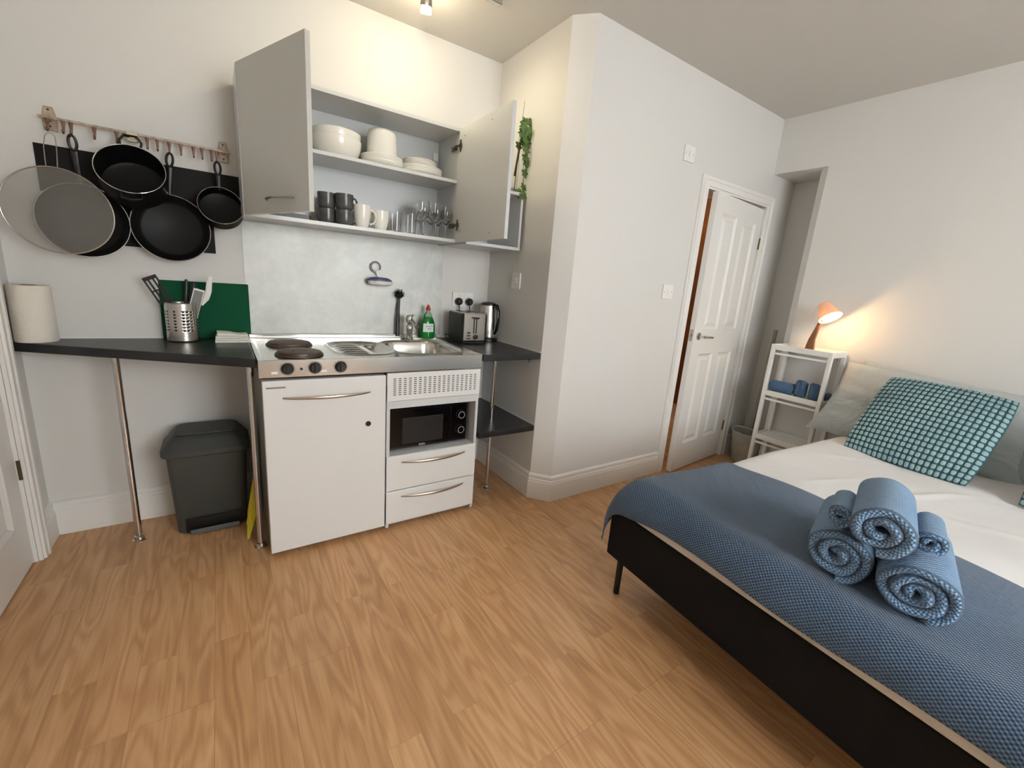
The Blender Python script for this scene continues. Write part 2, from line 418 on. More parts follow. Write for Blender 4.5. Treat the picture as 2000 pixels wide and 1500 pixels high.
# ---- panelled doors
def panel_door(w, h, panels, t=.036):
    """local: x 0..w, front at y=0 facing -y, thickness to +y"""
    m = M(); xs = sorted({0, w, *[p[0] for p in panels], *[p[1] for p in panels]}); zs = sorted({0, h, *[p[2] for p in panels], *[p[3] for p in panels]})
    for i in range(len(xs)-1):
        for k in range(len(zs)-1):
            cx, cz = (xs[i]+xs[i+1])/2, (zs[k]+zs[k+1])/2
            inp = any(p[0] < cx < p[1] and p[2] < cz < p[3] for p in panels)
            if not inp: m.add([(xs[i], 0, zs[k]), (xs[i+1], 0, zs[k]), (xs[i+1], 0, zs[k+1]), (xs[i], 0, zs[k+1])], [(0, 1, 2, 3)])
    for x0, x1, z0, z1 in panels:
        rings = []
        for ins, d in ((0, 0), (.004, .004), (.016, .012), (.026, .012), (.05, .003)):
            rings.append([(x0+ins, d, z0+ins), (x1-ins, d, z0+ins), (x1-ins, d, z1-ins), (x0+ins, d, z1-ins)])
        m.loops(rings, cap0=False, cap1=True)
    m.add([(0, t, 0), (w, t, 0), (w, t, h), (0, t, h)], [(3, 2, 1, 0)])
    m.add([(0, 0, 0), (w, 0, 0), (w, 0, h), (0, 0, h), (0, t, 0), (w, t, 0), (w, t, h), (0, t, h)], [(0, 4, 5, 1), (3, 2, 6, 7), (0, 3, 7, 4), (1, 5, 6, 2)])
    return m
def architrave(m, x0, x1, h, w, y):
    """casing with stepped moulding, opening x0..x1, facing -y"""
    P_ = [(0, 0), (0, .012), (.010, .012), (.013, .020), (w-.030, .020), (w-.026, .025), (w-.008, .025), (w-.003, .014), (w, .012), (w, 0)]
    m.loops([[(x0-a, y-d, 0) for a, d in P_], [(x0-a, y-d, h+a) for a, d in P_], [(x1+a, y-d, h+a) for a, d in P_], [(x1+a, y-d, 0) for a, d in P_]])
    return m
# hall door, ajar
tr = M(); architrave(tr, 2.5, 3.232, 1.922, .075, YH-.0005); struct('trim_1', tr, gloss)
ln = M().box(2.4875, 2.5, YH+.0005, YH+T, 0, 1.922).box(3.232, 3.2425, YH+.0005, YH+T, 0, 1.922).box(2.4875, 3.2425, YH+.0005, YH+T, 1.9222, 1.9345)
struct('trim_2', ln, gloss)
W_ = .708
hd = thing('door_2', None, None, mat=Matrix.Translation((3.229, YH+.002, .008)) @ Matrix.Rotation(math.radians(5.6), 4, 'Z') @ Matrix.Translation((-W_, 0, 0)), kind='structure')
obj('leaf', panel_door(W_, 1.897, [(.11, .315, .2, .86), (.405, .61, .2, .86), (.11, .315, 1.03, 1.785), (.405, .61, 1.03, 1.785)]), gloss, hd, local=True)
hn = M().cyl((.058, 0, .985), (.058, -.008, .985), .026).cyl((.058, -.008, .985), (.058, -.045, .985), .009)
hn.tube([(.058, -.045, .985), (.08, -.05, .986), (.12, -.05, .984), (.175, -.047, .98)], [.009, .0085, .008, .0075], 12)
obj('door_handle', hn, chrome, hd, local=True, smooth=True)
lk = M().box(-.0015, .001, .008, .030, .95, 1.03).box(-.012, 0, .013, .024, .983, 1.0); obj('latch_plate', lk, satin, hd, local=True)
for z in (.25, 1.66):
    hg = M().cyl((W_+.004, -.006, z-.04), (W_+.004, -.006, z+.04), .006, n=10); obj('hinge', hg, plain('aged_brass_hinge', (110, 95, 70), .4, .8), hd, local=True, smooth=True)
# left door (closed) in the left wall: local x runs along -y, front faces +x
ML = Matrix.Translation((XL-.012, .398, .006)) @ Matrix.Rotation(-PI/2, 4, 'Z') @ Matrix.Scale(-1, 4, (0, 1, 0))
def leftm(m):
    m.v = [Vector((XL-.012-p.y, .398-p.x, p.z+.006)) for p in m.v]; m.f = [f[::-1] for f in m.f]; return m
ld = thing('door_1', None, None, (XL-.012, .398, 0), kind='structure')
obj('leaf', leftm(panel_door(.76, 1.97, [(.11, .34, .2, .86), (.42, .65, .2, .86), (.11, .34, 1.03, 1.82), (.42, .65, 1.03, 1.82)])), gloss, ld)
obj('hinge', M().cyl((XL-.004, .402, .36), (XL-.004, .402, .44), .006, n=10), plain('aged_brass_hinge', (110, 95, 70), .4, .8), ld)
tr = M()
P_ = [(0, 0), (0, .012), (.010, .012), (.013, .020), (.036, .020), (.040, .025), (.056, .025), (.062, .014), (.065, .012), (.065, 0)]
tr.loops([[(XL+.0005+d, .405+a, 0) for a, d in P_], [(XL+.0005+d, .405+a, 1.98+a) for a, d in P_], [(XL+.0005+d, -.375-a, 1.98+a) for a, d in P_], [(XL+.0005+d, -.375-a, 0) for a, d in P_]])
tr.box(XL-T+.002, XL-.0005, .400, .4115, 0, 1.975).box(XL-T+.002, XL-.0005, -.3895, -.375, 0, 1.975).box(XL-T+.002, XL-.03, -.375, .4, 1.976, 1.989)
tr.box(XL-T+.004, XL-.06, -.374, .399, 0, 1.975)
struct('trim_3', tr, gloss)

# ------------------------------------------------------------------ wall plates
def plate(label, c, n, w, h, cat='switch', name='light_switch', rocker=True, group=None):
    """c centre on wall, n outward normal (axis aligned)"""
    n = Vector(n); s = Vector((-n.y, n.x, 0)) if True else None
    t = thing(name, label, cat, c, group=group)
    def bx(m, a0, a1, z0, z1, d0, d1):
        cs = [Vector(c)+s*a+n*d for a in (a0, a1) for d in (d0, d1)]
        m.box(min(p.x for p in cs), max(p.x for p in cs), min(p.y for p in cs), max(p.y for p in cs), c[2]+z0, c[2]+z1); return m
    obj('faceplate', bx(M(), -w/2, w/2, -h/2, h/2, .0005, .009), whitepl, t, bevel=.002)
    if rocker: obj('rocker', bx(M(), -.008, .008, -.014, .014, .009, .0125), whitepl, t, bevel=.001)
    for a in (-w*.36, w*.36): obj('screw', M().cyl(Vector(c)+s*a+n*.0085, Vector(c)+s*a+n*.0098, .0028, n=10), greyp, t)
    return t
plate('white fused switch plate high on the wall above the switch beside the door', (2.262, YH, 2.072), (0, -1, 0), .098, .088)
plate('white light switch plate at shoulder height beside the door frame', (2.258, YH, 1.268), (0, -1, 0), .098, .088)
plate('white light switch on the side wall above the right black counter', (XN, .285, 1.262), (-1, 0, 0), .086, .092)
so = plate('white double wall socket above the toaster with two black plugs in it', (1.186, YW, 1.12), (0, -1, 0), .146, .09, 'socket', 'double_socket', rocker=False)
for x in (1.158, 1.2): obj('rocker', M().box(x, x+.012, YW-.012, YW-.009, 1.138, 1.152), whitepl, so)
for px, lb, end in ((1.150, 'black plug in the left half of the double socket', (1.12, .56, 1.0)), (1.224, 'black plug in the right half of the double socket', (1.26, .57, 1.0))):
    p = thing('power_plug', lb, 'plug', (px, YW-.012, 1.105), group='plugs in the double socket')
    bd = M(); bd.lathe([(0, 0), (.021, 0), (.024, .006), (.022, .024), (.014, .032), (0, .033)], (px, YW-.0125, 1.108), (0, -1, 0), 20); obj('plug_body', bd, blackp, p, smooth=True)
    cc = M().tube([(px, YW-.03, 1.09), (px, YW-.032, 1.065), (px+.004, YW-.03, 1.045), ((px+end[0])/2, YW-.03, 1.02), end, (end[0]+.01, end[1]-.01, .93)], .0035, 8); obj('cord', cc, blackp, p, smooth=True)

# ------------------------------------------------------------------ mini kitchen
H = .878
# steel hob and sink top
st = thing('steel_sink_and_hob_top', 'stainless steel worktop with two hob plates, ridged drainer and sink bowl', 'worktop', (.5, .3, H-.07))
def sstep(a, b, x):
    t = max(0, min(1, (x-a)/(b-a))); return t*t*(3-2*t)
def rrect(x, y, x0, x1, y0, y1, r):
    cx, cy, hx, hy = (x0+x1)/2, (y0+y1)/2, (x1-x0)/2-r, (y1-y0)/2-r
    dx, dy = abs(x-cx)-hx, abs(y-cy)-hy
    return math.hypot(max(dx, 0), max(dy, 0))+min(max(dx, dy), 0)-r
def topz(x, y):
    z = H
    z -= .004*sstep(0, .012, min(x, 1-x, y-.0, .6-y)-.012)
    d = rrect(x, y, .605, .945, .075, .475, .09)
    z += .006*(1-sstep(0, .014, abs(d-.014)))
    z -= .13*sstep(0, .028, -d)
    d2 = rrect(x, y, .325, .585, .085, .47, .10)
    z += .005*(1-sstep(0, .012, abs(d2-.008)))
    if d2 < 0: z -= .008*sstep(0, .014, -d2)
    d4 = math.hypot((x-.535)/1.1, (y-.275)*.75)-.055
    if d2 < -.01 and x < .49: z += .0095*(.5+.5*math.cos((y-.1)*2*PI/.056))*sstep(.34, .38, x)*(1-sstep(.45, .49, x))*sstep(.0, .02, -d2-.01)
    z -= .018*sstep(0, .025, -(rrect(x, y, .495, .575, .16, .42, .035)))
    return z
tm = M(); tm.grid(lambda a, b: (a*1.0, b*.6, topz(a, b*.6)), 220, 130)
obj('sink_bowl', tm, steeltop, st, smooth=True, ang=80)
fr = M().box(0, 1, -.0015, .012, H-.071, H-.0005).box(0, .004, 0, .6, H-.04, H-.002).box(.996, 1, 0, .6, H-.04, H-.002); obj('apron', fr, steelbr, st, bevel=.0025)
bk = M().box(0, 1.0, .585, .615, H-.03, H+.024).box(0, 1.0, .565, .59, H-.01, H+.008); obj('upstand', bk, steelbr, st, bevel=.004)
for i, (x, y, r) in enumerate(((.165, .135, .088), (.158, .40, .092))):
    hp = M(); hp.lathe([(r+.008, H-.002), (r+.006, H+.003), (r, H+.004), (r-.001, H+.011), (r-.006, H+.013), (.03, H+.0125), (.028, H+.0105), (0, H+.0105)], (x, y, 0), n=48); obj('hob_plate', hp, hobm, st, smooth=True)
for x in (.101, .203, .304):
    k = M(); k.lathe([(0, 0), (.0235, 0), (.0235, .004), (.021, .006), (.0185, .018), (.017, .02), (0, .02)], (x, -.0015, H-.035), (0, -1, 0), 28)
    k.box(x-.0035, x+.0035, -.0285, -.02, H-.053, H-.017); obj('control_knob', k, blackp, st, smooth=True)
    rg = M(); rg.lathe([(.0235, 0), (.0285, 0), (.0285, .0012), (.0235, .0012)], (x, -.0018, H-.035), (0, -1, 0), 28); obj('knob_surround', rg, greyst, st)
k = M(); k.lathe([(0, 0), (.0055, 0), (.0055, .003), (0, .004)], (.152, -.0015, H-.038), (0, -1, 0), 14); obj('indicator_light', k, blackp, st)
for x in (.055, .238): obj('white_sticker', M().box(x-.011, x+.011, -.0022, -.0012, H-.056, H-.046), whitepl, st)
dr = M(); dr.lathe([(0, H-.1285), (.03, H-.1285), (.036, H-.125)], (.775, .29, 0), n=24); obj('drain', dr, chrome, st)

# fridge on the left
fg = thing('undercounter_fridge', 'white undercounter fridge with a long bowed handle under the hob', 'fridge', (.255, .3, 0))
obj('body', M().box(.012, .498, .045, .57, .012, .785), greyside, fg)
ff = M().box(.01, .5, -.002, .038, .028, .795); fd = obj('door', ff, panelw, fg, bevel=.003)
def bow(x0, x1, z, y=0, bulge=.034, r=.007, z1=None):
    z1 = z if z1 is None else z1
    m = M(); n = 22; pts = []; rr = []
    for i in range(n+1):
        t = i/n; b = math.sin(PI*t)**.75; pts.append((x0+(x1-x0)*t, y-.004-bulge*b, z+(z1-z)*t)); rr.append(r*(.55+.45*math.sin(PI*t)))
    m.tube(pts, rr, 12, sx=.55, upv=(0, 0, 1)); return m
obj('handle', bow(.079, .429, .722), satin, fd, smooth=True)
k = M(); k.lathe([(0, 0), (.012, 0), (.012, .003), (.010, .005), (0, .005)], (.42, -.002, .573), (0, -1, 0), 24); obj('lock', k, blackp, fd)
obj('badge', M().box(.022, .092, -.0035, -.001, .763, .770), greyst, fd, bevel=.001)
for x, y in ((.05, .08), (.46, .08), (.05, .5), (.46, .5)): obj('foot', M().cyl((x, y, 0), (x, y, .013), .015), blackp, fg)

# cabinet on the right: vent panel, microwave bay, two drawers
cb = thing('base_cabinet', 'white base cabinet with slotted vent panel, microwave bay and two drawers', 'cabinet', (.75, .3, 0))
cc = M().box(.506, .522, .004, .57, .012, .742).box(.979, .993, .004, .57, .012, .742).box(.522, .979, .004, .57, .378, .392).box(.522, .979, .55, .57, .03, .742)
cc.box(.522, .979, .03, .57, .012, .03).box(.512, .988, .003, .02, .63, .666).box(.522, .979, .02, .57, .63, .645)
obj('carcass', cc, lam, cb)
vp_ = obj('vent_panel', M().box(.506, .994, -.0015, .016, .668, .802), panelw, cb, bevel=.002)
sl = M()
for i in range(18):
    for j in range(9):
        x = .541+i*.0248; z = .698+j*.0096; sl.box(x-.0066, x+.0066, -.0019, -.0010, z-.0017, z+.0017)
obj('vent_slots', sl, blackboardm, vp_)
for z0, z1, hz in ((.211, .390, .356), (.034, .206, .174)):
    d = obj('drawer', M().box(.506, .993, -.002, .016, z0, z1), panelw, cb, bevel=.003); obj('handle', bow(.580, .924, hz), satin, d, smooth=True)
for x, y in ((.54, .08), (.96, .08), (.54, .5), (.96, .5)): obj('foot', M().cyl((x, y, 0), (x, y, .013), .015), blackp, cb)
# microwave
mw = thing('microwave', 'black microwave with two dials inside the bay of the base cabinet', 'microwave', (.752, .2, .392))
obj('body', M().box(.536, .955, .07, .36, .404, .606), blackp, mw, bevel=.003)
md = obj('door', M().box(.536, .858, .052, .072, .403, .607), blackg, mw, bevel=.003)
obj('window', M().box(.600, .818, .0505, .053, .425, .560), plain('dark_microwave_window', (38, 38, 38), .3), md, bevel=.002)
cp = obj('control_panel', M().box(.861, .956, .054, .072, .403, .607), blackg, mw, bevel=.003)
for z, s in ((.548, 'dial'), (.466, 'dial')):
    k = M(); k.lathe([(.018, 0), (.018, .014), (.0165, .016), (0, .016)], (.918, .054, z), (0, -1, 0), 28); dd = obj('knob', k, blackg, mw, smooth=True)
    k = M(); k.lathe([(.0155, 0), (.019, 0), (.019, .0015), (.0155, .0015)], (.918, .0385, z), (0, -1, 0), 32); obj('ring', k, greyp, dd)
    tk = M()
    for a in range(9):
        aa = math.radians(-40+a*32.5); tk.box(.918+.024*math.cos(aa)-.0012, .918+.024*math.cos(aa)+.0012, .0535, .0545, z+.024*math.sin(aa)-.0008, z+.024*math.sin(aa)+.0008)
    obj('dial_marks', tk, greyp, cp)
RX = Matrix.Rotation(PI/2, 4, 'X')
text('logo', 'beko', .017, plain('white_print', (215, 215, 215), .5), md, Matrix.Translation((.706, .0518, .4135)) @ RX)
for x in (.57, .92):
    for y in (.1, .33): obj('foot', M().cyl((x, y, .392), (x, y, .405), .012, n=12), blackp, mw)

# splashback
sp = M().box(0.0, 1.04, YW-.004, YW-.0002, H+.018, 1.434); tag(obj('steel_splashback', sp, steelsp, at=(.5, YW, H+.02)), 'smeared stainless steel sheet on the wall behind the hob and sink', 'splashback')

# soap dish
sd = thing('soap_dish', 'blue and white suction soap dish on the steel splashback', 'soap dish', (.645, YW-.004, 1.19))
m = M(); m.lathe([(.0, .0), (.022, 0), (.02, .006), (.012, .008), (0, .008)], (.628, YW-.005, 1.275), (0, -1, 0), 24); obj('suction_cup', m, whitepl, sd, smooth=True)
m = M(); m.tube([(.628+.028*math.cos(a), YW-.014, 1.275+.028*math.sin(a)) for a in [math.radians(-90+k*-15) for k in range(0, 21)]], .0035, 8); m.tube([(.628, YW-.014, 1.249), (.63, YW-.018, 1.235), (.636, YW-.03, 1.218)], .0025, 8); obj('ring', m, greyp, sd, smooth=True)
def oval(cx, cy, rx, ry, n=32): return [(cx+rx*math.cos(2*PI*i/n), cy+ry*math.sin(2*PI*i/n)) for i in range(n)]
m = M(); m.loops([[(*p, z) for p in oval(.645, YW-.045, rx, ry)] for rx, ry, z in ((.050, .028, 1.176), (.066, .038, 1.183), (.070, .040, 1.200))]); obj('tray', m, whitepl, sd, smooth=True)
m = M(); m.loops([[(*p, z) for p in oval(.642, YW-.045, rx, ry)] for rx, ry, z in ((.068, .038, 1.2005), (.068, .038, 1.207), (.050, .028, 1.218), (.01, .006, 1.222))]); obj('soap', m, bluegrey, sd, smooth=True)

# tap
tp = thing('kitchen_tap', 'chrome pillar mixer tap at the back of the sink', 'tap', (.800, .515, H))
m = M(); m.lathe([(.026, 0), (.026, .006), (.018, .012), (.016, .05), (.019, .055), (.019, .085), (.016, .09)], (.8, .515, H-.003), n=28, cap0=True, cap1=True); obj('body', m, chrome, tp, smooth=True)
m = M(); m.tube([(.8, .515, H+.085), (.8, .512, H+.105), (.803, .49, H+.112), (.806, .45, H+.098), (.808, .42, H+.085)], [.013, .014, .013, .012, .012], 14); obj('spout', m, chrome, tp, smooth=True)
m = M(); m.lathe([(.017, 0), (.02, .01), (.02, .03), (.014, .044), (0, .048)], (.8, .52, H+.098), (0, .1, 1), 24, cap0=True); m.tube([(.8, .515, H+.138), (.802, .48, H+.146), (.803, .455, H+.148)], [.008, .007, .006], 10); obj('lever', m, chrome, tp, smooth=True)
# dish brush
db = thing('dish_brush', 'black long-handled dish brush leaning on the splashback beside the tap', 'brush', (.757, .57, H))
m = M(); m.tube([(.752, .575, H+.012), (.753, .583, H+.09), (.757, .59, H+.17), (.762, .592, H+.232)], [.010, .0115, .009, .007], 10, sx=.6); obj('handle', m, blackp, db, smooth=True)
m = M(); m.ball((.763, .585, H+.25), .020, 12)
for i in range(60):
    a = random.uniform(0, 2*PI); b = random.uniform(-.2, 1.3); dv = Vector((math.cos(a)*math.cos(b), math.sin(a)*math.cos(b)*.8, math.sin(b)))
    p = Vector((.763, .585, H+.25)); m.cyl(p+dv*.01, p+dv*random.uniform(.030, .040), .0024, .0014, 5)
obj('bristles', m, blackp, db)
# washing up liquid
bo = thing('washing_up_liquid_bottle', 'green washing up liquid bottle with a red cap behind the sink', 'bottle', (.925, .545, H))
m = M()
prof = [(.024, .0), (.042, .003), (.046, .02), (.046, .065), (.041, .1), (.034, .118), (.0262, .132)]
m.lathe([(0, 0)]+prof[0:]+[(0, .1325)], (.925, .545, H+.001), n=32, sy=.62); obj('liquid', m, greenliq2, bo, smooth=True)
m = M(); m.lathe([(.0262, .133), (.0235, .146), (.016, .158), (.011, .165), (.011, .172)], (.925, .545, H), n=28, sy=.62); obj('neck', m, glass_mat('clear_plastic', lin((200, 240, 210)), .15, 1.3), bo, smooth=True)
m = M(); m.lathe([(.013, .170), (.013, .186), (.009, .190), (.007, .204), (0, .205)], (.925, .545, H), n=20, cap0=True); obj('cap', m, redp, bo, smooth=True)
lb = M()
def lbf(a, b):
    th = -PI/2-.15+(a-.5)*1.5; r = .0468-.004*max(0, b-.6); return (.925+r*math.cos(th), .545+r*.62*math.sin(th), H+.045+b*.05)
lb.grid(lbf, 16, 6)
lo_ = obj('label', lb, plain('white_label', (226, 232, 228), .4), bo, smooth=True)
def text_at(name, body, size, mat, par, loc, nrm, tilt=0):
    n = Vector(nrm).normalized(); x = Vector((-n.y, n.x, 0)).normalized(); z = n; y = z.cross(x)
    R = Matrix((x, y, z)).transposed().to_4x4(); return text(name, body, size, mat, par, Matrix.Translation(loc) @ R @ Matrix.Rotation(tilt, 4, 'Z'))
text_at('lettering', 'Washing Up', .0088, plain('blue_print', (40, 50, 120), .5), bo, (.9215, .5145, H+.080), (-.12, -1, 0), .12)
text_at('lettering', 'Liquid', .009, plain('dark_green_print', (20, 70, 50), .5), bo, (.9215, .5145, H+.066), (-.12, -1, 0), .12)

# right black counter and shelf below, one metal leg through both
rc = thing('right_black_counter', 'black corner counter under the toaster and kettle', 'counter', (1.19, .3, H-.035))
obj('top', M().box(1.002, XN-.001, -.012, YW-.001, H-.036, H-.001), wtblack, rc, bevel=.003)
obj('sealant', M().box(XN-.006, XN-.0005, -.008, YW-.003, H-.001, H+.006).box(1.045, XN-.001, YW-.006, YW-.0005, H-.001, H+.005), whitepl, rc)
obj('bracket', M().box(1.315, 1.321, 0, .03, H-.058, H-.036).cyl((1.318, .015, H-.06), (1.318, .015, H-.045), .008, n=10), greyst, rc)
rs = thing('low_black_shelf', 'low black shelf beside the microwave cabinet, below the corner counter', 'shelf', (1.19, .3, .42))
obj('board', M().box(1.002, XN-.001, -.012, YW-.001, .418, .452), wtblack, rs, bevel=.003)
obj('sealant', M().box(XN-.006, XN-.0005, -.008, YW-.003, .452, .458).box(1.005, XN-.001, YW-.006, YW-.0005, .452, .458), whitepl, rs)
def leg(label, x, y, z1, holes=()):
    t = thing('counter_leg', label, 'leg', (x, y, 0))
    m = M(); m.lathe([(.024, 0), (.024, .004), (.019, .007), (.017, .022), (.0125, .024)], (x, y, 0), n=24, cap0=True); obj('foot', m, chrome, t, smooth=True)
    obj('tube', M().cyl((x, y, .02), (x, y, z1), .0125, n=20), chrome, t, smooth=True)
leg('slim chrome leg under the corner counter passing through the low shelf', 1.197, .19, H-.036)

# left tapered counter
lc = thing('left_black_counter', 'long black counter tapering to the left wall beside the hob', 'counter', (-.35, .45, H-.035))
obj('top', M().prism([(-.781, YW-.001), (-.781, .522), (-.003, .035), (-.003, YW-.001)], H-.036, H), wtblack, lc, bevel=.003)
obj('sealant', M().box(-.78, -.004, YW-.006, YW-.0005, H, H+.005), whitepl, lc)
leg('slim chrome leg under the middle of the tapering counter', -.473, .410, H-.036)
leg('slim chrome leg between the bin and the fridge', -.022, .125, H-.036)

# ------------------------------------------------------------------ things on the left counter
pr = thing('paper_towel_roll', 'upright white kitchen paper roll at the left end of the black counter', 'paper roll', (-.716, .55, H))
PRX, PRY = -.716, .548
m = M(); m.lathe([(.02, .0), (.06, 0), (.0615, .004), (.061, .1), (.0595, .21), (.058, .2165), (.02, .2165), (.02, 0)], (PRX, PRY, H+.0005), n=48); m.grid(lambda a, b: (PRX+(.0615+.012*sstep(.3, 1, a))*math.cos(-.5+a*1.1), PRY+(.0615+.0)*math.sin(-.5-1.1*(1-a)+.3), H+.002+b*.2), 1, 1) if False else None
obj('paper', m, paper, pr, smooth=True)
m = M(); m.lathe([(.021, .0), (.021, .2175), (.018, .2175), (.018, 0)], (PRX, PRY, H+.0005), n=24); obj('core', m, plain('cardboard', (150, 125, 98), .9), pr, smooth=True)

# utensil holder, perforated
UX, UY = -.252, .535
uh = thing('utensil_holder', 'perforated stainless steel utensil holder on the left black counter', 'utensil holder', (UX, UY, H))
m = M(); nA, nZ, R_ = 96, 60, .06
def isf(i, j):
    z = (j+.5)/nZ*.165; a = (i % 12); col = i//4
    if not (.035 < z < .135): return False
    if (col % 6) in (3, 5): return False
    return (i % 4) in (1, 2) and int(z/.00275) % 5 in (1, 2)
idx = {}
for j in range(nZ+1):
    for i in range(nA):
        idx[i, j] = len(m.v); a = 2*PI*i/nA; m.v.append(Vector((UX+R_*math.cos(a), UY+R_*math.sin(a), H+.004+j/nZ*.165)))
for j in range(nZ):
    for i in range(nA):
        if not isf(i, j): m.f.append((idx[i, j], idx[(i+1) % nA, j], idx[(i+1) % nA, j+1], idx[i, j+1]))
obj('perforated_cylinder', m, steelbr, uh, smooth=True, solid=.001)
m = M(); m.lathe([(0, 0), (.0605, 0), (.0615, .003), (.0605, .006), (0, .006)], (UX, UY, H+.0005), n=48); obj('base', m, blackp, uh)
m = M(); m.tube([(UX+R_*math.cos(a), UY+R_*math.sin(a), H+.169) for a in [2*PI*k/48 for k in range(48)]], .0018, 8, wrap=True); obj('rim', m, steelbr, uh, smooth=True)
def frame_from(p0, p1, side):
    z = (Vector(p1)-Vector(p0)).normalized(); x = Vector(side); x = (x-z*x.dot(z)).normalized(); y = z.cross(x)
    return Matrix.Translation(p0) @ Matrix((x, y, z)).transposed().to_4x4()
def slat_prism(m, poly, t): # poly in (x,z), thickness along y
    n = len(poly); m.add([(x, -t/2, z) for x, z in poly]+[(x, t/2, z) for x, z in poly], [tuple(range(n)), tuple(range(n, 2*n))[::-1]]+[(i, n+i, n+(i+1) % n, (i+1) % n) for i in range(n)]); return m
# slotted spatula
p0, p1 = (-.225, .54, H+.01), (-.352, .52, 1.155)
t = thing('slotted_spatula', 'black slotted spatula leaning far left out of the utensil holder', 'spatula', mat=frame_from(p0, p1, (1, 0, .3)), group='utensils in the steel holder')
L = (Vector(p1)-Vector(p0)).length
m = M(); m.tube([(0, 0, 0), (0, 0, L*.62)], .006, 10); obj('handle', m, blackp, t, local=True, smooth=True)
m = M()
for x0, x1 in ((-.026, -.019), (-.012, -.005), (.005, .012), (.019, .026)): m.box(x0, x1, -.0015, .0015, L*.62, L*.97)
slat_prism(m, [(-.012, L*.56), (.012, L*.56), (.026, L*.63), (-.026, L*.63)], .003); m.box(-.026, .026, -.0015, .0015, L*.95, L*1.0); m.box(-.024, .024, -.0015, .0015, L*.78, L*.8)
obj('blade', m, blackp, t, local=True, bevel=.0008)
# black utensils (spoon handles / masher)
for lbl, nm, p0, p1, r in (('thin black utensil handle standing left of centre in the steel holder', 'serving_spoon', (-.25, .56, H+.01), (-.226, .565, 1.15), .0062),
                          ('thick black utensil handle standing behind the knife in the steel holder', 'ladle', (-.245, .53, H+.01), (-.200, .56, 1.14), .0085)):
    t = thing(nm, lbl, 'utensil', mat=frame_from(p0, p1, (1, 0, 0)), group='utensils in the steel holder'); L = (Vector(p1)-Vector(p0)).length
    m = M(); m.tube([(0, 0, L*.25), (0, 0, L*.6), (0, 0, L*.96), (0, 0, L)], [r*.6, r, r*1.2, r*.6], 10, sx=.6); obj('handle', m, blackp, t, local=True, smooth=True)
    m = M(); m.ball((0, 0, L*.13), .02, 14, (1, .35, 1.5)); obj('bowl', m, blackp, t, local=True, smooth=True)
# grater / knife block piece: grey blade with white frame
t = thing('white_handled_grater', 'grey flat grater with a white frame and curved white handle in the steel holder', 'grater', mat=frame_from((-.243, .517, H+.01), (-.176, .515, 1.125), (1, 0, 0)), group='utensils in the steel holder')
m = M(); slat_prism(m, [(-.020, .02), (.020, .02), (.020, .232), (-.020, .232)], .004); obj('frame', m, whitepl, t, local=True, bevel=.001)
m = M(); slat_prism(m, [(-.016, .03), (.020, .03), (.017, .224), (-.016, .224)], .0046); obj('blade', m, plain('grey_grating', (120, 120, 118), .5, .5), t, local=True)
m = M(); m.tube([(.024, 0, .165), (.032, 0, .20), (.034, 0, .235), (.029, 0, .27), (.027, 0, .30)], [.003, .012, .012, .011, .009], 12, sx=.5); obj('handle', m, whitepl, t, local=True, smooth=True)

# green chopping board
gb = M(); gb.box(-.330, .0125, -.003, .003, 0, .262); gb.xf(Matrix.Translation((0, YW-.026, H+.0005)) @ Matrix.Rotation(math.radians(-4.5), 4, 'X'))
t = obj('green_chopping_board', gb, greenb, at=(-.16, YW-.02, H), bevel=.003); tag(t, 'green plastic chopping board leaning on the wall behind the utensil holder', 'chopping board')
# folded cloths
t0 = None
for i, (w_, d_, h_, a) in enumerate(((.135, .09, .011, 0), (.133, .088, .009, .01), (.128, .088, .008, -.02), (.118, .08, .008, .03))):
    z0 = H+.0008+sum((.011, .009, .008, .008)[:i])+i*.0006
    m = M(); n = 14
    def fold(s_, q): return 0
    m.loops([[(x, y, z) for y, z in ((-d_/2, 0), (d_/2-.004, 0), (d_/2, h_/2), (d_/2-.004, h_), (-d_/2+.003, h_), (-d_/2-.001, h_*.8), (-d_/2+.002, h_*.5), (-d_/2-.001, h_*.2))] for x in [-w_/2+w_*k/n for k in range(n+1)]])
    for p in m.v: p.z += .0012*math.sin(p.x*60+i) * (1 if i == 3 else .2) + (max(0, (.03-p.x))*.10 if i == 3 and p.z > h_*.7 else 0)
    t = obj('folded_cloth', m, clothw, None, smooth=True, ang=60); t.location = (-.068, .50, z0); t.rotation_euler = (0, 0, a)
    tag(t, ('bottom', 'second from the bottom', 'second from the top', 'top')[i]+' white folded cloth of the stack before the green board', 'cloth', 'white cloths stacked beside the hob')

# ------------------------------------------------------------------ bin and dustpan
bn = thing('pedal_bin', 'dark grey rectangular pedal bin under the left counter', 'bin', (-.20, .43, 0))
def rr_poly(x0, x1, y0, y1, r, n=5):
    out = []
    for cx, cy, a0 in ((x1-r, y1-r, 0), (x0+r, y1-r, 90), (x0+r, y0+r, 180), (x1-r, y0+r, 270)):
        for k in range(n+1): a = math.radians(a0+90*k/n); out.append((cx+r*math.cos(a), cy+r*math.sin(a)))
    return out
m = M(); m.loops([[(*p, z) for p in rr_poly(-.333+g, -.062-g, .372+g*.6, .575-g*.6, .028)] for g, z in ((.012, .0), (.0, .01), (-.017, .385), (-.02, .40))])
bb = obj('bucket', m, binm, bn, smooth=True, ang=40)
m = M(); m.loops([[(*p, z) for p in rr_poly(-.367+g, -.030-g, .345+g, .598-g*.2, .04)] for g, z in ((.004, .385), (0, .390), (0, .412), (.012, .425), (.03, .45), (.045, .468), (.055, .472))])
ld_ = obj('lid', m, binm, bn, smooth=True, ang=30)
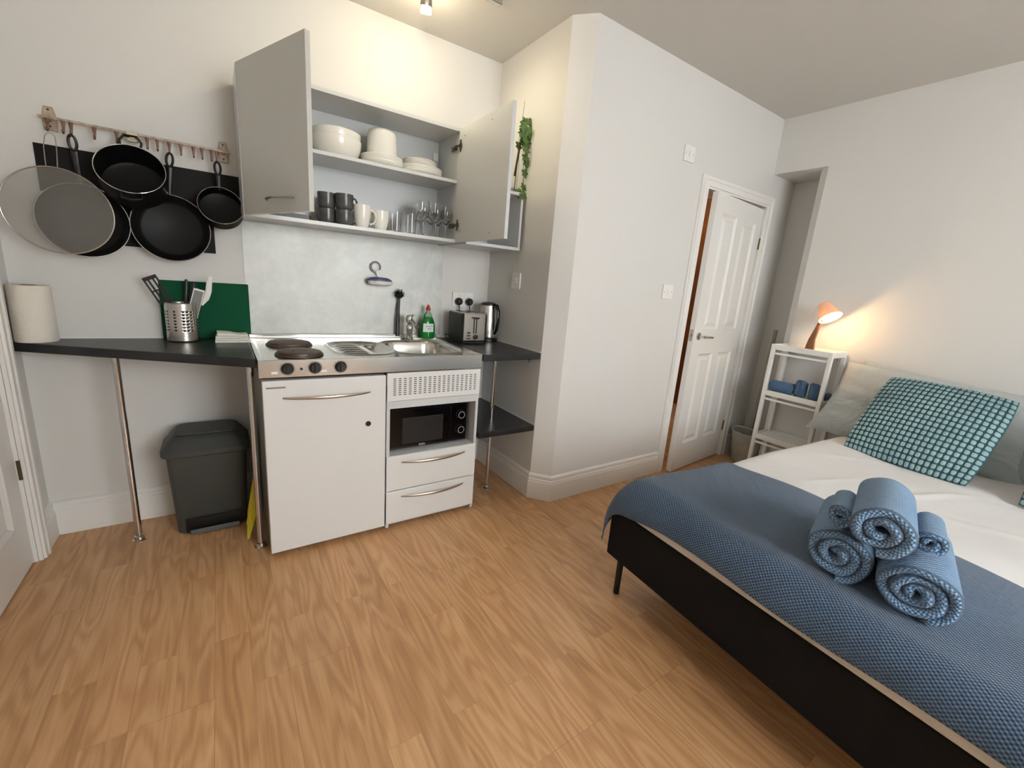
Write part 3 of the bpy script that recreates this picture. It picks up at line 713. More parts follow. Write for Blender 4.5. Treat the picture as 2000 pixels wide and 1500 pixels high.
m = M(); m.loops([[(*p, z) for p in rr_poly(-.315, -.08, .40, .56, .03)] for z in (.471, .478)]); obj('lid_panel', m, binm, ld_, smooth=True, bevel=.002)
m = M().box(-.285, -.095, .338, .372, .014, .022).box(-.285, -.095, .334, .3395, .012, .034); obj('pedal', m, plain('worn_grey_pedal', (92, 95, 95), .45), bn, bevel=.003)
obj('pedal_recess', M().box(-.300, -.080, .3625, .376, .012, .078), blackp, bn)
dp = thing('yellow_dustpan', 'yellow plastic dustpan standing between the bin and the fridge', 'dustpan', (-.06, .24, 0))
m = M(); m.add([(-.072, .20, .004), (-.064, .195, .010), (-.030, .20, .12), (-.030, .22, .31), (-.062, .235, .13)], [(0, 1, 2, 3, 4)]); obj('pan', m, yellow, dp, solid=.003)
m = M(); m.add([(-.068, .245, .055), (-.064, .25, .06), (-.03, .245, .26), (-.034, .24, .26)], [(0, 1, 2, 3)]); obj('brush_edge', m, plain('pale_yellow', (226, 214, 110), .5), dp, solid=.003)

# ------------------------------------------------------------------ pan rack and pans
YR = .572
rk = thing('hanging_pan_rack', 'worn metal wall rail with a row of small hooks above the black pans', 'rack', (-.33, YR, 1.712))
m = M().box(-.622, -.026, YR-.004, YR+.004, 1.7065, 1.716); obj('rail', m, rusty, rk, bevel=.0015)
for x in (-.60, -.052):
    m = M(); m.prism([(-.018, -.045), (.018, -.045), (.021, .0), (.012, .04), (-.012, .04), (-.021, 0)], 0, .006); m.xf(Matrix.Translation((x, YW-.0005, 1.718)) @ Matrix.Rotation(PI/2, 4, 'X')); m.box(x-.006, x+.006, YR, YW-.006, 1.705, 1.717)
    b = obj('wall_bracket', m, rusty, rk, bevel=.0015)
    for dz in (-.03, .028): obj('screw', M().cyl((x, YW-.006, 1.718+dz), (x, YW-.009, 1.718+dz), .0035, n=8), blackp, b)
m = M().box(-.375, -.340, YR-.01, YR+.006, 1.68, 1.722).cyl((-.357, YR-.01, 1.70), (-.357, YR-.02, 1.70), .012, n=12); obj('centre_clamp', m, plain('cream_clamp', (214, 204, 180), .5), rk, bevel=.003)
HK = [-.598, -.556, -.535, -.470, -.405, -.312, -.280, -.242, -.203, -.160, -.130, -.098, -.079]
for x in HK:
    m = M(); m.tube([(x, YR-.003, 1.708), (x, YR-.004, 1.692), (x, YR-.006, 1.672), (x, YR-.016, 1.662), (x, YR-.024, 1.666), (x, YR-.026, 1.675)], [.0068, .005, .0035, .0032, .003, .0025], 8, sx=.6); obj('hook', m, rustd, rk, smooth=True)
tag(obj('black_backing_board', M().box(-.655, .012, YW-.007, YW-.0005, 1.452, 1.622), blackboardm, at=(-.32, YW, 1.45)), 'wide black rectangular board on the wall behind the pan handles', 'board')
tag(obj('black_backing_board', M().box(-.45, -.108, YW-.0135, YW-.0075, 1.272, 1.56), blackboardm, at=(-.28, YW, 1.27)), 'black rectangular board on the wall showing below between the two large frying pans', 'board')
def pan(label, cx, y0, cz, R, depth, tilt, hook, hl, Rb=None, cat='frying pan', name='frying_pan', steelrim=.0025, handle=True):
    """rim circle of radius R centred at (cx, y0, cz), axis pointing out of wall (-y), tilted up by tilt"""
    Rb = Rb or R*.78; ax = Vector((0, -math.cos(tilt), math.sin(tilt))); c = Vector((cx, y0, cz))
    upd = Vector((0, math.sin(tilt), math.cos(tilt)))
    t = thing(name, label, cat, c-ax*depth); m = M()
    m.lathe([(0, -depth), (Rb, -depth), (Rb+.012, -depth+.008), (R, 0), (R-.003, 0), (Rb+.006, -depth+.012), (Rb-.004, -depth+.005), (0, -depth+.004)], c, ax, 56)
    obj('pan_body', m, blackc, t, smooth=True, ang=50)
    q = Vector((0, 0, 1)).rotation_difference(ax)
    m = M(); m.tube([c+q @ Vector((R*math.cos(2*PI*k/64), R*math.sin(2*PI*k/64), .0005)) for k in range(64)], steelrim*.62, 6, wrap=True); obj('rim', m, chrome, t, smooth=True)
    if handle:
        s = c+upd*R-ax*.012; e = Vector((hook, YR-.02, 1.655)); m = M(); d = e-s
        side = Vector((1, 0, 0)); e2 = e-d.normalized()*.05
        m.tube([s-d.normalized()*.004, s+d*.3, e2], [.007, .0095, .012], 10, sx=.55, upv=(1, 0, 0))
        pts = [e2+side*.011*math.cos(a)+d.normalized()*(.030+.026*math.sin(a)) for a in [2*PI*k/18 for k in range(18)]]
        m.tube(pts, .0048, 8, wrap=True)
        h = obj('handle', m, blackp, t, smooth=True)
    return t, c, ax, upd
pan('large black frying pan hanging behind the round mesh splatter screen', -.533, .560, 1.355, .138, .042, math.radians(3), -.535, .1)
pan('large black frying pan hanging in the middle below the deep pot', -.258, .545, 1.362, .136, .045, math.radians(4), -.242, .1)
pan('small black frying pan hanging at the right end of the rack', -.077, .508, 1.478, .084, .058, math.radians(22), -.079, .1, Rb=.074)
t, c, ax, upd = pan('deep black cooking pot hanging by its side handle with open mouth outward', -.362, .455, 1.562, .108, .105, math.radians(30), 0, 0, Rb=.095, cat='pot', name='cooking_pot', handle=False)
m = M(); hc = c+upd*.108-ax*.012
m.tube([hc+Vector((-.03, 0, 0)), hc+upd*.018+Vector((-.034, .006, .008)), hc+upd*.03+Vector((-.02, .02, .022)), hc+upd*.03+Vector((.02, .02, .022)), hc+upd*.018+Vector((.034, .006, .008)), hc+Vector((.03, 0, 0))], .0065, 10, sx=.7); obj('side_handle', m, blackp, t, smooth=True)
m = M(); hc = c-upd*.100-ax*.014
m.tube([hc+Vector((-.03, 0, 0)), hc-upd*.022+Vector((-.03, 0, 0)), hc-upd*.03+Vector((0, 0, 0)), hc-upd*.022+Vector((.03, 0, 0)), hc+Vector((.03, 0, 0))], .0065, 10, sx=.7); obj('side_handle', m, blackp, t, smooth=True)
# splatter screen
ss = thing('splatter_screen', 'round wire mesh splatter screen with looped handle hanging at the left end of the rack', 'splatter screen', (-.588, .50, 1.376))
c = Vector((-.588, .502, 1.377)); ax = Vector((0, -1, 0)); q = Vector((0, 0, 1)).rotation_difference(ax)
m = M(); m.lathe([(0, .0005), (.153, 0)], c, ax, 64); m.f = [f for f in m.f]; obj('mesh_disc', m, meshm, ss)
m = M(); m.tube([c+q @ Vector((.1535*math.cos(2*PI*k/72), .1535*math.sin(2*PI*k/72), 0)) for k in range(72)], .0024, 8, wrap=True); obj('rim', m, satin, ss, smooth=True)
m = M(); hx = -.592
m.tube([(hx-.014, .503, 1.53), (hx-.017, .525, 1.60), (hx-.015, .548, 1.642), (hx-.007, .553, 1.655), (hx+.006, .553, 1.655), (hx+.013, .548, 1.642), (hx+.017, .525, 1.60), (hx+.016, .503, 1.53)], .0016, 8); obj('handle', m, satin, ss, smooth=True)

# ------------------------------------------------------------------ wall cabinet
Z0, Z1, YF = 1.437, 2.003, .342
wc = thing('wall_cabinet', 'white wall cabinet over the hob with both doors open and crockery inside', 'cabinet', (.5, .48, Z0))
m = M().box(0, 1, YF, YW-.001, Z0, Z0+.016).box(0, 1, YF, YW-.001, Z1-.016, Z1).box(0, .016, YF, YW-.001, Z0+.016, Z1-.016).box(.984, 1, YF, YW-.001, Z0+.016, Z1-.016).box(.016, .984, YW-.008, YW-.001, Z0+.016, Z1-.016)
obj('carcass', m, lam, wc)
obj('shelf', M().box(.0165, .9835, YF+.012, YW-.009, 1.739, 1.755), lam, wc, bevel=.001)
DW = .497
for hx, dirv, nm in ((0.002, Vector((.178, -.465, 0)).normalized(), 'L'), (.998, Vector((.003, -1, 0)).normalized(), 'R')):
    outn = Vector((dirv.y, -dirv.x, 0)) if nm == 'L' else Vector((-dirv.y, dirv.x, 0))  # outer face side
    hp = Vector((hx, YF-.003, 0)); a = hp+outn*.0; m = M()
    p = [hp, hp+dirv*DW, hp+dirv*DW-outn*.018, hp-outn*.018]
    poly = [(q_.x, q_.y) for q_ in p]
    ar = sum(poly[i][0]*poly[(i+1) % 4][1]-poly[(i+1) % 4][0]*poly[i][1] for i in range(4))
    if ar < 0: poly = poly[::-1]
    m.prism(poly, Z0+.002, Z1-.002)
    d = obj('door', m, lamdoor if nm == 'L' else lam, wc, bevel=.001)
    # bow handle on outer face, near the free edge bottom
    hm = M(); n = 16; pts = []; s0, s1 = (.20, .40)
    for i in range(n+1):
        tt = i/n; pts.append(hp+dirv*(s0+(s1-s0)*tt)+outn*(.003+.024*math.sin(PI*tt)**.6)+Vector((0, 0, Z0+.052)))
    hm.tube(pts, .0042, 10); obj('handle', hm, satin, d, smooth=True)
    if nm == 'R':
        for s_, z_ in ((.06, 1.955), (.06, 1.49), (.33, 1.965), (.36, 1.47)): obj('screw_cap', M().cyl(hp+dirv*s_-outn*.018+Vector((0, 0, z_)), hp+dirv*s_-outn*.0192+Vector((0, 0, z_)), .004, n=10), greyp, d)
    for z in ((1.525, 1.915) if nm == 'R' else (1.525, 1.915)):
        hgm = M(); b = hp-outn*.019+Vector((0, 0, z)); sgn = -1 if nm == 'R' else 1
        hgm.cyl(b+dirv*.022+outn*.002, b+dirv*.022-outn*.003, .0165, n=16); hgm.box(min(b.x, b.x+sgn*.004), max(b.x, b.x+sgn*.004), b.y-.028, b.y-.016, z-.028, z+.028)
        hgm.tube([b+dirv*.022-outn*.004, b-outn*.012+Vector((0, .002, 0)), b-outn*.004+Vector((sgn*.004, .035, 0)), Vector((hx+sgn*.018, YF+.07, z))], .006, 8)
        hgm.box(hx+sgn*.014, hx+sgn*.022, YF+.02, YF+.08, z-.012, z+.012)
        obj('hinge', hgm, plain('tarnished_steel', (130, 120, 108), .3, .9), wc, smooth=True)
m = M().box(.945, .975, YW-.03, YW-.008, 1.885, 1.925).cyl((.96, YW-.03, 1.91), (.96, YW-.032, 1.91), .004, n=8); obj('hanging_bracket', m, whitepl, wc, bevel=.002)
tag(obj('black_baking_tray', M().prism(rr_poly(.02, .262, .346, .59, .01), Z0+.0165, Z0+.036), blackp, at=(.15, .47, Z0+.0165)), 'black flat tray lying on the wall cabinet floor behind the open left door', 'tray')

# side open unit
su = thing('open_side_shelf', 'small open white shelf box fixed between the wall cabinet and the side wall', 'shelf', (1.18, .45, Z0-.004))
YS = .255
m = M().box(1.004, 1.352, YS, YW-.001, Z0-.006, Z0+.01).box(1.004, 1.352, YS, YW-.001, 1.725, 1.741).box(1.004, 1.018, YS+.02, YW-.001, Z0+.01, 1.725).box(1.338, 1.352, YS, YW-.001, Z0+.01, 1.725).box(1.018, 1.338, YW-.008, YW-.001, Z0+.01, 1.725)
obj('carcass', m, lam, su)

# crockery ---------------------------------------------------------------
ZS = 1.7552
def bowl(name, label, c, R, h, foot, cat, group, mat=ceramic, t=.004, flip=False, flat=.55):
    o = thing(name, label, cat, c, group=group)
    pr = [(0, .003), (foot*.9, .003), (foot, 0), (foot+.003, .003)]
    for k in range(1, 9):
        a = k/8; pr.append((foot+(R-foot)*(math.sin(a*PI/2)**flat), .004+(h-.004)*(1-math.cos(a*PI/2))**(.75)))
    pi = [(r-t, z+(.003 if i < 8 else 0)) for i, (r, z) in enumerate(pr[4:])][::-1]
    prof = pr+pi+[(0, .009)]
    if flip: prof = [(r, h-z) for r, z in prof][::-1]
    m = M(); m.lathe(prof, (0, 0, 0), n=48); b = obj('glazed_body', m, mat, o, smooth=True, local=True, ang=50)
    return o
def stack(n, step, label, **k):
    c = k.pop('c'); words = {2: ['lower', 'upper'], 3: ['bottom', 'middle', 'top'], 4: ['bottom', 'second from bottom', 'second from top', 'top']}[n]
    f = bowl(label=f'{words[0]} {label}', c=c, **k)
    for i in range(1, n): dup(f, (c[0], c[1], c[2]+i*step), f'{words[i]} {label}')
bowl('serving_bowl', 'outer large white bowl of the pair at the left of the upper cabinet shelf', (.403, .478, ZS), .113, .088, .06, 'bowl', 'large bowls in the cabinet')
bowl('serving_bowl', 'inner large white bowl nested in the pair at the left of the upper shelf', (.403, .478, ZS+.030), .110, .088, .058, 'bowl', 'large bowls in the cabinet')
stack(3, .0125, 'rimmed white soup plate under the middle stack of bowls', name='soup_plate', c=(.618, .470, ZS), R=.103, h=.026, foot=.065, cat='plate', group='soup plates in the cabinet', flat=.7)
stack(3, .020, 'white cereal bowl turned upside down on the middle plate stack', name='cereal_bowl', c=(.618, .470, ZS+.0515), R=.073, h=.085, foot=.05, cat='bowl', group='cereal bowls in the cabinet', flip=True, flat=.25)
stack(4, .0085, 'large white dinner plate in the right-hand pile on the upper shelf', name='dinner_plate', c=(.825, .484, ZS), R=.117, h=.018, foot=.07, cat='plate', group='dinner plates in the cabinet', flat=.8)
stack(3, .0085, 'small white side plate on top of the dinner plates', name='side_plate', c=(.822, .480, ZS+.0445), R=.088, h=.015, foot=.05, cat='plate', group='side plates in the cabinet', flat=.8)
ZB = Z0+.0165
def mug(label, c, r, h, mat, ha, group, foot=.8, squat=False):
    o = thing('mug', label, 'mug', c, group=group); m = M()
    m.lathe([(0, .002), (r*foot*.9, 0), (r*foot, .002), (r*(foot+.1), h*.2), (r*.98, h*.55), (r, h), (r-.003, h), (r*.93, h*.55), (r*(foot+.02), h*.2), (r*foot*.8, .007), (0, .006)], (0, 0, 0), n=36); b = obj('cup', m, mat, o, smooth=True, local=True, ang=60)
    m = M(); pts = []
    for k in range(11):
        a = -PI/2+PI*k/10; rr = r*.94+h*.24*math.cos(a); pts.append((rr*math.cos(ha), rr*math.sin(ha), h*.52+h*.31*math.sin(a)))
    m.tube(pts, .0045, 8, sx=1.3); obj('handle', m, mat, o, smooth=True, local=True); return o
for i, (x, y) in enumerate(((.352, .468), (.424, .424))):
    for j in range(2):
        mug(f'{"lower" if j == 0 else "upper"} dark grey mug of the {"left, further back" if i == 0 else "front"} pair in the cabinet', (x, y, ZB+j*.0725), .042, .072, darkcer, (2.2, -.2)[i], 'dark grey mugs stacked in pairs', .85)
mug('white mug beside the dark mugs with its handle turned right', (.505, .415, ZB), .042, .107, ceramic, -.35, 'white mugs in the cabinet', .7)
mug('white mug next to the drinking glasses', (.600, .428, ZB), .042, .095, ceramic, 2.6, 'white mugs in the cabinet', .7)
def tumbler(label, c, r=.033, h=.095):
    o = thing('tumbler_glass', label, 'glass', c, group='tumblers in the cabinet'); m = M()
    m.lathe([(0, 0), (r*.78, 0), (r, h), (r-.0018, h), (r*.76, .007), (0, .007)], (0, 0, 0), n=28); obj('glass_body', m, glassm, o, smooth=True, local=True, ang=50); return o
t1 = tumbler('front tumbler next to the white mugs', (.672, .405, ZB), .031, .10)
dup(t1, (.678, .50, ZB), 'rear tumbler next to the white mugs')
dup(t1, (.745, .385, ZB), 'tumbler at the front edge between the mugs and the stemmed glasses')
dup(t1, (.752, .47, ZB), 'tumbler behind the front tumbler, close to the stemmed glasses')
def wine(label, c, r=.033, h=.175):
    o = thing('wine_glass', label, 'glass', c, group='stemmed glasses in the cabinet'); m = M()
    m.lathe([(0, 0), (.031, 0), (.031, .0015), (.006, .005), (.0035, .012), (.0035, h*.42), (.012, h*.46), (r*.85, h*.58), (r, h*.75), (r*.82, h), (r*.82-.0014, h), (r-.0016, h*.75), (r*.82, h*.585), (0, h*.475)], (0, 0, 0), n=28)
    obj('glass_body', m, glassm, o, smooth=True, local=True, ang=50); return o
w1 = wine('stemmed glass at the front of the cabinet nearest the tumblers', (.815, .392, ZB))
for x, y, s in ((.885, .385, 'second stemmed glass from the left in the front row'), (.950, .40, 'stemmed glass at the front right beside the cabinet side'), (.822, .475, 'stemmed glass at the back nearest the tumblers'), (.893, .47, 'stemmed glass in the middle of the back row'), (.948, .50, 'stemmed glass in the back right corner of the cabinet')):
    dup(w1, (x, y, ZB), s)

# ivy -------------------------------------------------------------------
iv = thing('trailing_ivy', 'artificial ivy trailing on the side wall behind the open right cabinet door', 'plant', (1.30, .36, 1.742))
vines = M(); paths = []
for k, (x, y, z0, z1, ph) in enumerate(((1.342, .262, 2.12, 1.79, 0), (1.352, .262, 2.10, 1.83, 1.1), (1.335, .27, 2.12, 1.90, 2.3), (1.330, .30, 2.13, 1.76, 3.0), (1.32, .25, 2.09, 1.95, 4.0), (1.345, .255, 2.0, 1.75, 5.))):
    pts = [Vector((x+.010*math.sin(ph+i*.9), y+.012*math.cos(ph+i*.7), z0+(z1-z0)*i/9)) for i in range(10)]; paths.append(pts); vines.tube(pts, .0013, 6)
obj('stem', vines, plain('ivy_stem', (86, 96, 56), .7), iv, smooth=True)
obj('basket', M().lathe([(0, 0), (.05, 0), (.06, .05), (.05, .09), (0, .09)], (1.28, .40, 1.742), n=20).cyl((1.31, .30, 1.83), (1.322, .262, 2.10), .006, n=8).cyl((1.30, .28, 1.742), (1.322, .27, 2.20), .003, .001, n=6), plain('dark_woven_basket', (52, 44, 36), .8, bump=(80, .5)), iv, smooth=True)
LP = [(0, 0), (.35, -.12), (.85, .10), (.55, .32), (1.0, .62), (.5, .66), (0, 1.12), (-.5, .66), (-1.0, .62), (-.55, .32), (-.85, .10), (-.35, -.12)]
def leaf_mesh(c, s, nrm, dn):
    n = Vector(nrm).normalized(); d = Vector(dn); d = (d-n*d.dot(n)).normalized(); x = d.cross(n); m = M()
    pts = [Vector(c)+x*a*s*.5+d*b*s*.85+n*(.08*s*abs(a)) for a, b in LP]; cen = Vector(c)+d*s*.35+n*s*.10
    m.add([cen]+pts, [(0, 1+i, 1+(i+1) % len(pts)) for i in range(len(pts))]); return m
cnt = 0
for k, pts in enumerate(paths):
    for i in range(10):
        tq = i/9.
        if k in (3, 5) and i % 3: continue
        if i < 5 and (i+k) % 2: continue
        if i > 4 and k in (1, 2, 4): continue
        if i > 4 and i % 2 == 0: continue
        c = pts[i]+Vector((random.uniform(-.008, .008), random.uniform(-.008, .008), 0))
        m = leaf_mesh(c, random.uniform(.050, .064), (random.uniform(-.8, .2), -1, random.uniform(-.1, .5)), (random.uniform(-.5, .5), 0, -1)); obj('leaf', m, leafm, iv, solid=.0006); cnt += 1

# toaster ---------------------------------------------------------------
to = thing('toaster', 'black two slice toaster with a brushed steel front on the corner counter', 'toaster', (1.13, .43, H))
obj('body', M().box(1.052, 1.208, .342, .535, H+.012, H+.178), blackp, to, bevel=.012, seg=4)
tf = obj('front_plate', M().box(1.060, 1.200, .332, .345, H+.018, H+.176), steelbr, to, bevel=.003)
m = M().box(1.058, 1.202, .335, .53, H+.172, H+.181); obj('top_plate', m, steelbr, to, bevel=.004)
for x in (1.085, 1.152): obj('bread_slot', M().box(x, x+.022, .365, .51, H+.1805, H+.182), blackboardm, to)
for x in (1.121, 1.137): obj('lever_track', M().box(x, x+.006, .330, .333, H+.062, H+.150), blackp, to)
m = M(); m.prism(rr_poly(1.113, 1.151, .312, .333, .008), H+.148, H+.158); obj('lever', m, blackp, to, bevel=.002)
m = M(); m.lathe([(0, 0), (.0135, 0), (.0125, .010), (0, .011)], (1.136, .332, H+.042), (0, -1, 0), 24); kn = obj('knob', m, blackp, to, smooth=True)
m = M(); m.lathe([(.0135, 0), (.0175, 0), (.0175, .002), (.0135, .002)], (1.136, .332, H+.042), (0, -1, 0), 24); obj('ring', m, chrome, kn, smooth=True)
for i in range(3): obj('button', M().box(1.083, 1.100, .327, .333, H+.029+i*.017, H+.036+i*.017), blackp, to, bevel=.001)
obj('base', M().box(1.058, 1.202, .34, .53, H, H+.014), blackp, to, bevel=.002)
m = M(); m.tube([(1.06, .52, H+.03), (1.02, .50, H+.035), (1.01, .45, H+.02), (1.03, .42, H+.006)], .003, 8); obj('cord', m, blackp, to, smooth=True)
# kettle
ke = thing('electric_kettle', 'brushed steel and black electric kettle behind the toaster in the corner', 'kettle', (1.30, .47, H))
KX, KY = 1.298, .470
m = M(); m.lathe([(0, .024), (.060, .024), (.061, .03), (.056, .12), (.049, .2), (.046, .222)], (KX, KY, H), n=48); obj('body', m, steelbr, ke, smooth=True, ang=50)
m = M(); m.lathe([(.0465, .221), (.047, .228), (.043, .237), (.02, .243), (0, .244)], (KX, KY, H), n=40); obj('lid', m, blackp, ke, smooth=True)
m = M(); m.lathe([(0, 0), (.066, 0), (.066, .014), (.06, .022), (0, .022)], (KX, KY, H), n=40); obj('power_base', m, blackp, ke, smooth=True)
m = M(); dv = Vector((.35, -1, 0)).normalized()
m.tube([Vector((KX, KY, H+z))+dv*r for r, z in ((.044, .225), (.064, .222), (.078, .19), (.079, .13), (.073, .075), (.058, .05))], [.013, .013, .012, .0115, .011, .009], 12, sx=1.2, upv=(0, 0, 1)); obj('handle', m, blackg, ke, smooth=True)
m = M(); dv = Vector((-.4, .9, 0)).normalized(); m.tube([Vector((KX, KY, H+z))+dv*r for r, z in ((.04, .185), (.058, .21), (.066, .226))], [.016, .012, .009], 12); obj('spout', m, steelbr, ke, smooth=True)

# ------------------------------------------------------------------ ceiling spotlight
cs = thing('ceiling_spotlight_bar', 'metal ceiling spotlight bar with a lit bulb above the wall cabinet', 'ceiling light', (.78, .12, HC))
obj('bar', M().box(.5, 1.05, .10, .13, HC-.03, HC-.001), chrome, cs, bevel=.004)
def head(c, axis, lbl):
    c = Vector(c); axis = Vector(axis).normalized(); m = M()
    m.lathe([(0, -.06), (.015, -.06), (.024, -.045), (.0265, 0), (.025, 0), (.022, -.04)], c, axis, 28); h = obj('lamp_head', m, plain('nickel_head', (150, 146, 138), .3, .8), cs, smooth=True)
    m = M(); m.lathe([(.0205, -.03), (.0205, .0), (.026, .022), (.024, .027), (0, .030)], c, axis, 24); obj('bulb', m, bulbm, h, smooth=True)
    m = M(); m.tube([c-axis*.03+Vector((-.028, 0, 0)), c-axis*.05+Vector((-.026, -.03, .02)), Vector((c.x-.02, .115, HC-.03))], .004, 8); obj('stem', m, plain('dark_bronze', (70, 55, 40), .4, .6), h, smooth=True)
head((.748, .262, 2.425), (.10, .35, -1), 'x'); head((.62, .02, 2.41), (-.2, -.8, -1), 'y')

# ------------------------------------------------------------------ shelf trolley, lamp, towels
X0, X1, Y0, Y1 = 3.018, 3.240, -.818, -.452
tr = thing('narrow_shelf_unit', 'narrow white plastic shelf unit between the bed and the alcove', 'shelf', (3.13, -.635, 0))
for x in (X0, X1-.022):
    for y in (Y0, Y1-.022): obj('post', M().box(x-.0015, x+.0235, y-.0015, y+.0235, .0, .978), whitepl, tr, bevel=.004)
for i, z in enumerate((.975, .655, .335, .05)):
    m = M().box(X0+.0085, X1-.0085, Y0+.0085, Y1-.0085, z-.012, z-.006)
    m.box(X0, X0+.008, Y0, Y1, z-.030, z+.006).box(X1-.008, X1, Y0, Y1, z-.030, z+.006).box(X0+.0082, X1-.0082, Y0, Y0+.008, z-.030, z+.006).box(X0+.0082, X1-.0082, Y1-.008, Y1, z-.030, z+.006)
    m.box(X0+.002, X0+.008, Y0+.024, Y1-.024, z-.062, z-.048)
    obj('shelf', m, whitepl, tr, bevel=.002)
obj('hook', M().box(X0+.06, X0+.066, Y0-.012, Y0, .93, .944).box(X0+.06, X0+.066, Y0-.014, Y0-.010, .915, .944), plain('pinkish_grey', (150, 125, 125), .5), tr)
LX, LY, LZ = 3.115, -.645, .970
la = thing('bedside_lamp', 'small lamp with brown wooden stem and glowing peach shade on the shelf unit', 'lamp', (LX, LY, LZ))
m = M(); m.loops([[(LX+a*.014, LY+b*hw, z) for a, b in ((-1, -1), (1, -1), (1, 1), (-1, 1))] for hw, z in ((.026, LZ), (.0255, LZ+.008))]);
def stem_ring(cy, hw, z): return [(LX+a*.011, cy+b*hw, z) for a, b in ((-1, -1), (1, -1), (1, 1), (-1, 1))]
m = M(); m.loops([stem_ring(LY, .026, LZ+.0005), stem_ring(LY-.002, .017, LZ+.07), stem_ring(LY-.018, .011, LZ+.145), stem_ring(LY-.03, .009, LZ+.20)]); obj('stem', m, woodbrown, la, bevel=.002)
axl = Vector((-.22, -.60, -.77)).normalized(); sc0 = Vector((LX, LY-.020, LZ+.302))
m = M(); m.lathe([(.0, 0), (.024, 0), (.030, .004), (.066, .108), (.0645, .108), (.028, .006), (0, .004)], sc0, axl, 40); obj('lamp_shade', m, shadem, la, smooth=True)
m = M(); bc = sc0+axl*.064; m.ball(bc, .042, 20); obj('bulb', m, lampb, la, smooth=True)
m = M(); m.tube([(LX, LY+.025, LZ+.19), (LX+.005, LY+.03, LZ+.22), (LX+.01, LY+.018, LZ+.285), (LX+.004, LY-.005, LZ+.30)], .002, 8); m.tube([(LX+.02, LY+.01, LZ+.004), (LX+.08, LY+.08, LZ+.004), (X1-.003, Y1-.06, LZ+.003)], .002, 8); obj('cord', m, whitepl, la, smooth=True)
l = bpy.data.lights.new('bedside_lamp_light', 'POINT'); l.energy = 2.5; l.color = (1, .60, .24); l.shadow_soft_size = .012
lo = bpy.data.objects.new('bedside_lamp_light', l); COL.objects.link(lo); lo.location = sc0+axl*.122

def rolled(name, label, mat, c, ax, L, R, turns=2.6, th=.02, sx=1., sy=1., rot=0., group=None, start=0., rough=True, tail=True):
    """rolled towel: spiral strip extruded along ax from c (centre of the near end)"""
    ax = Vector(ax).normalized(); up_ = Vector((0, 0, 1)) if abs(ax.z) < .9 else Vector((1, 0, 0)); up_ = (up_-ax*up_.dot(ax)).normalized(); sd_ = up_.cross(ax)
    n = int(34*turns); inner = []; outer = []; cen = []
    r0 = .3*th; start = (-1.85 if tail else -1.5)-turns*2*PI
    rng = random.Random(int(c[0]*9999)+int(L*777))
    for i in range(n+1):
        t = i/n; a = start+t*turns*2*PI; r = r0+(R-th*.5-r0)*(t**.95)
        wob = 1+.035*math.sin(a*2+rng.random()*.05+start)+.02*math.sin(a*5)
        cen.append((r*wob*math.cos(a), r*wob*math.sin(a), a))
    pts_o = []; pts_i = []
    for i, (x, y, a) in enumerate(cen):
        p = cen[max(i-1, 0)]; q2 = cen[min(i+1, n)]; dx, dy = q2[0]-p[0], q2[1]-p[1]; l_ = math.hypot(dx, dy) or 1
        nx, ny = dy/l_, -dx/l_; k = th*.47; pts_o.append((x+nx*k, y+ny*k)); pts_i.append((x-nx*k, y-ny*k))
    def tf(p, d, shr=0):
        x, y = p; x *= sx; y *= sy; cr, sr_ = math.cos(rot), math.sin(rot); X_, Y_ = x*cr-y*sr_, x*sr_+y*cr
        return Vector(c)+ax*d+sd_*X_+up_*Y_
    m = M(); NL = 14; arc = [0]
    for i in range(1, n+1): arc.append(arc[-1]+math.hypot(cen[i][0]-cen[i-1][0], cen[i][1]-cen[i-1][1]))
    mid = [((o[0]+i_[0])/2, (o[1]+i_[1])/2) for o, i_ in zip(pts_o, pts_i)]
    def lerp(a_, b_, k): return (a_[0]+(b_[0]-a_[0])*k, a_[1]+(b_[1]-a_[1])*k)
    e = th*.42; rings = []
    # cross profile of the strip as ring around: outer side from near to far, inner back
    lay = [(1., e)]+[(1., e+(L-2*e)*k/NL) for k in range(1, NL+1)]+[(.8, L-e*.4), (.5, L), (.2, L-e*.4), (0., L-e)]+[(0., L-e-(L-2*e)*k/NL) for k in range(1, NL+1)]+[(.2, e*.4), (.5, 0), (.8, e*.4)]
    for i in range(n+1):
        ring = []; endlag = .006*math.sin(cen[i][2]*1.7+start)
        for k, d in lay:
            ring.append(tf(lerp(pts_i[i], pts_o[i], k), d+endlag*(1-2*d/L)))
        base = len(m.v)
        rings.append(ring)
    m.loops(rings, close=True)
    nl = len(lay); acc = [0]
    for j in range(1, nl): acc.append(acc[-1]+math.hypot(lay[j][1]-lay[j-1][1], (lay[j][0]-lay[j-1][0])*th))
    for i in range(n+1):
        for j in range(nl): m.uv[i*nl+j] = (arc[i]*1.0, acc[j])
    o = obj(name, m, mat, None, smooth=True, ang=70, at=Vector(c))
    tag(o, label, 'towel', group); return o
g2 = 'blue towels on the narrow shelf unit'
zt = .650
rolled('rolled_towel', 'blue towel lying lengthwise at the left of the middle shelf', towelm2, (3.085, -.478, zt+.044), (.02, -1, 0), .150, .050, 2, .016, sy=.86, group=g2)
rolled('rolled_towel', 'blue towel roll standing upright, middle of the three on the shelf unit', towelm2, (3.078, -.668, zt+.008), (.06, 0, 1), .102, .043, 2, .016, group=g2)
rolled('rolled_towel', 'blue towel roll standing upright beside the right post of the shelf unit', towelm2, (3.076, -.752, zt+.008), (.04, .03, 1), .100, .040, 2, .016, group=g2)
rolled('rolled_towel', 'darker blue towel seen past the right post of the shelf unit', towelm2, (3.145, -.778, zt+.028), (1, 0, 0), .08, .026, 2, .009, group=g2)

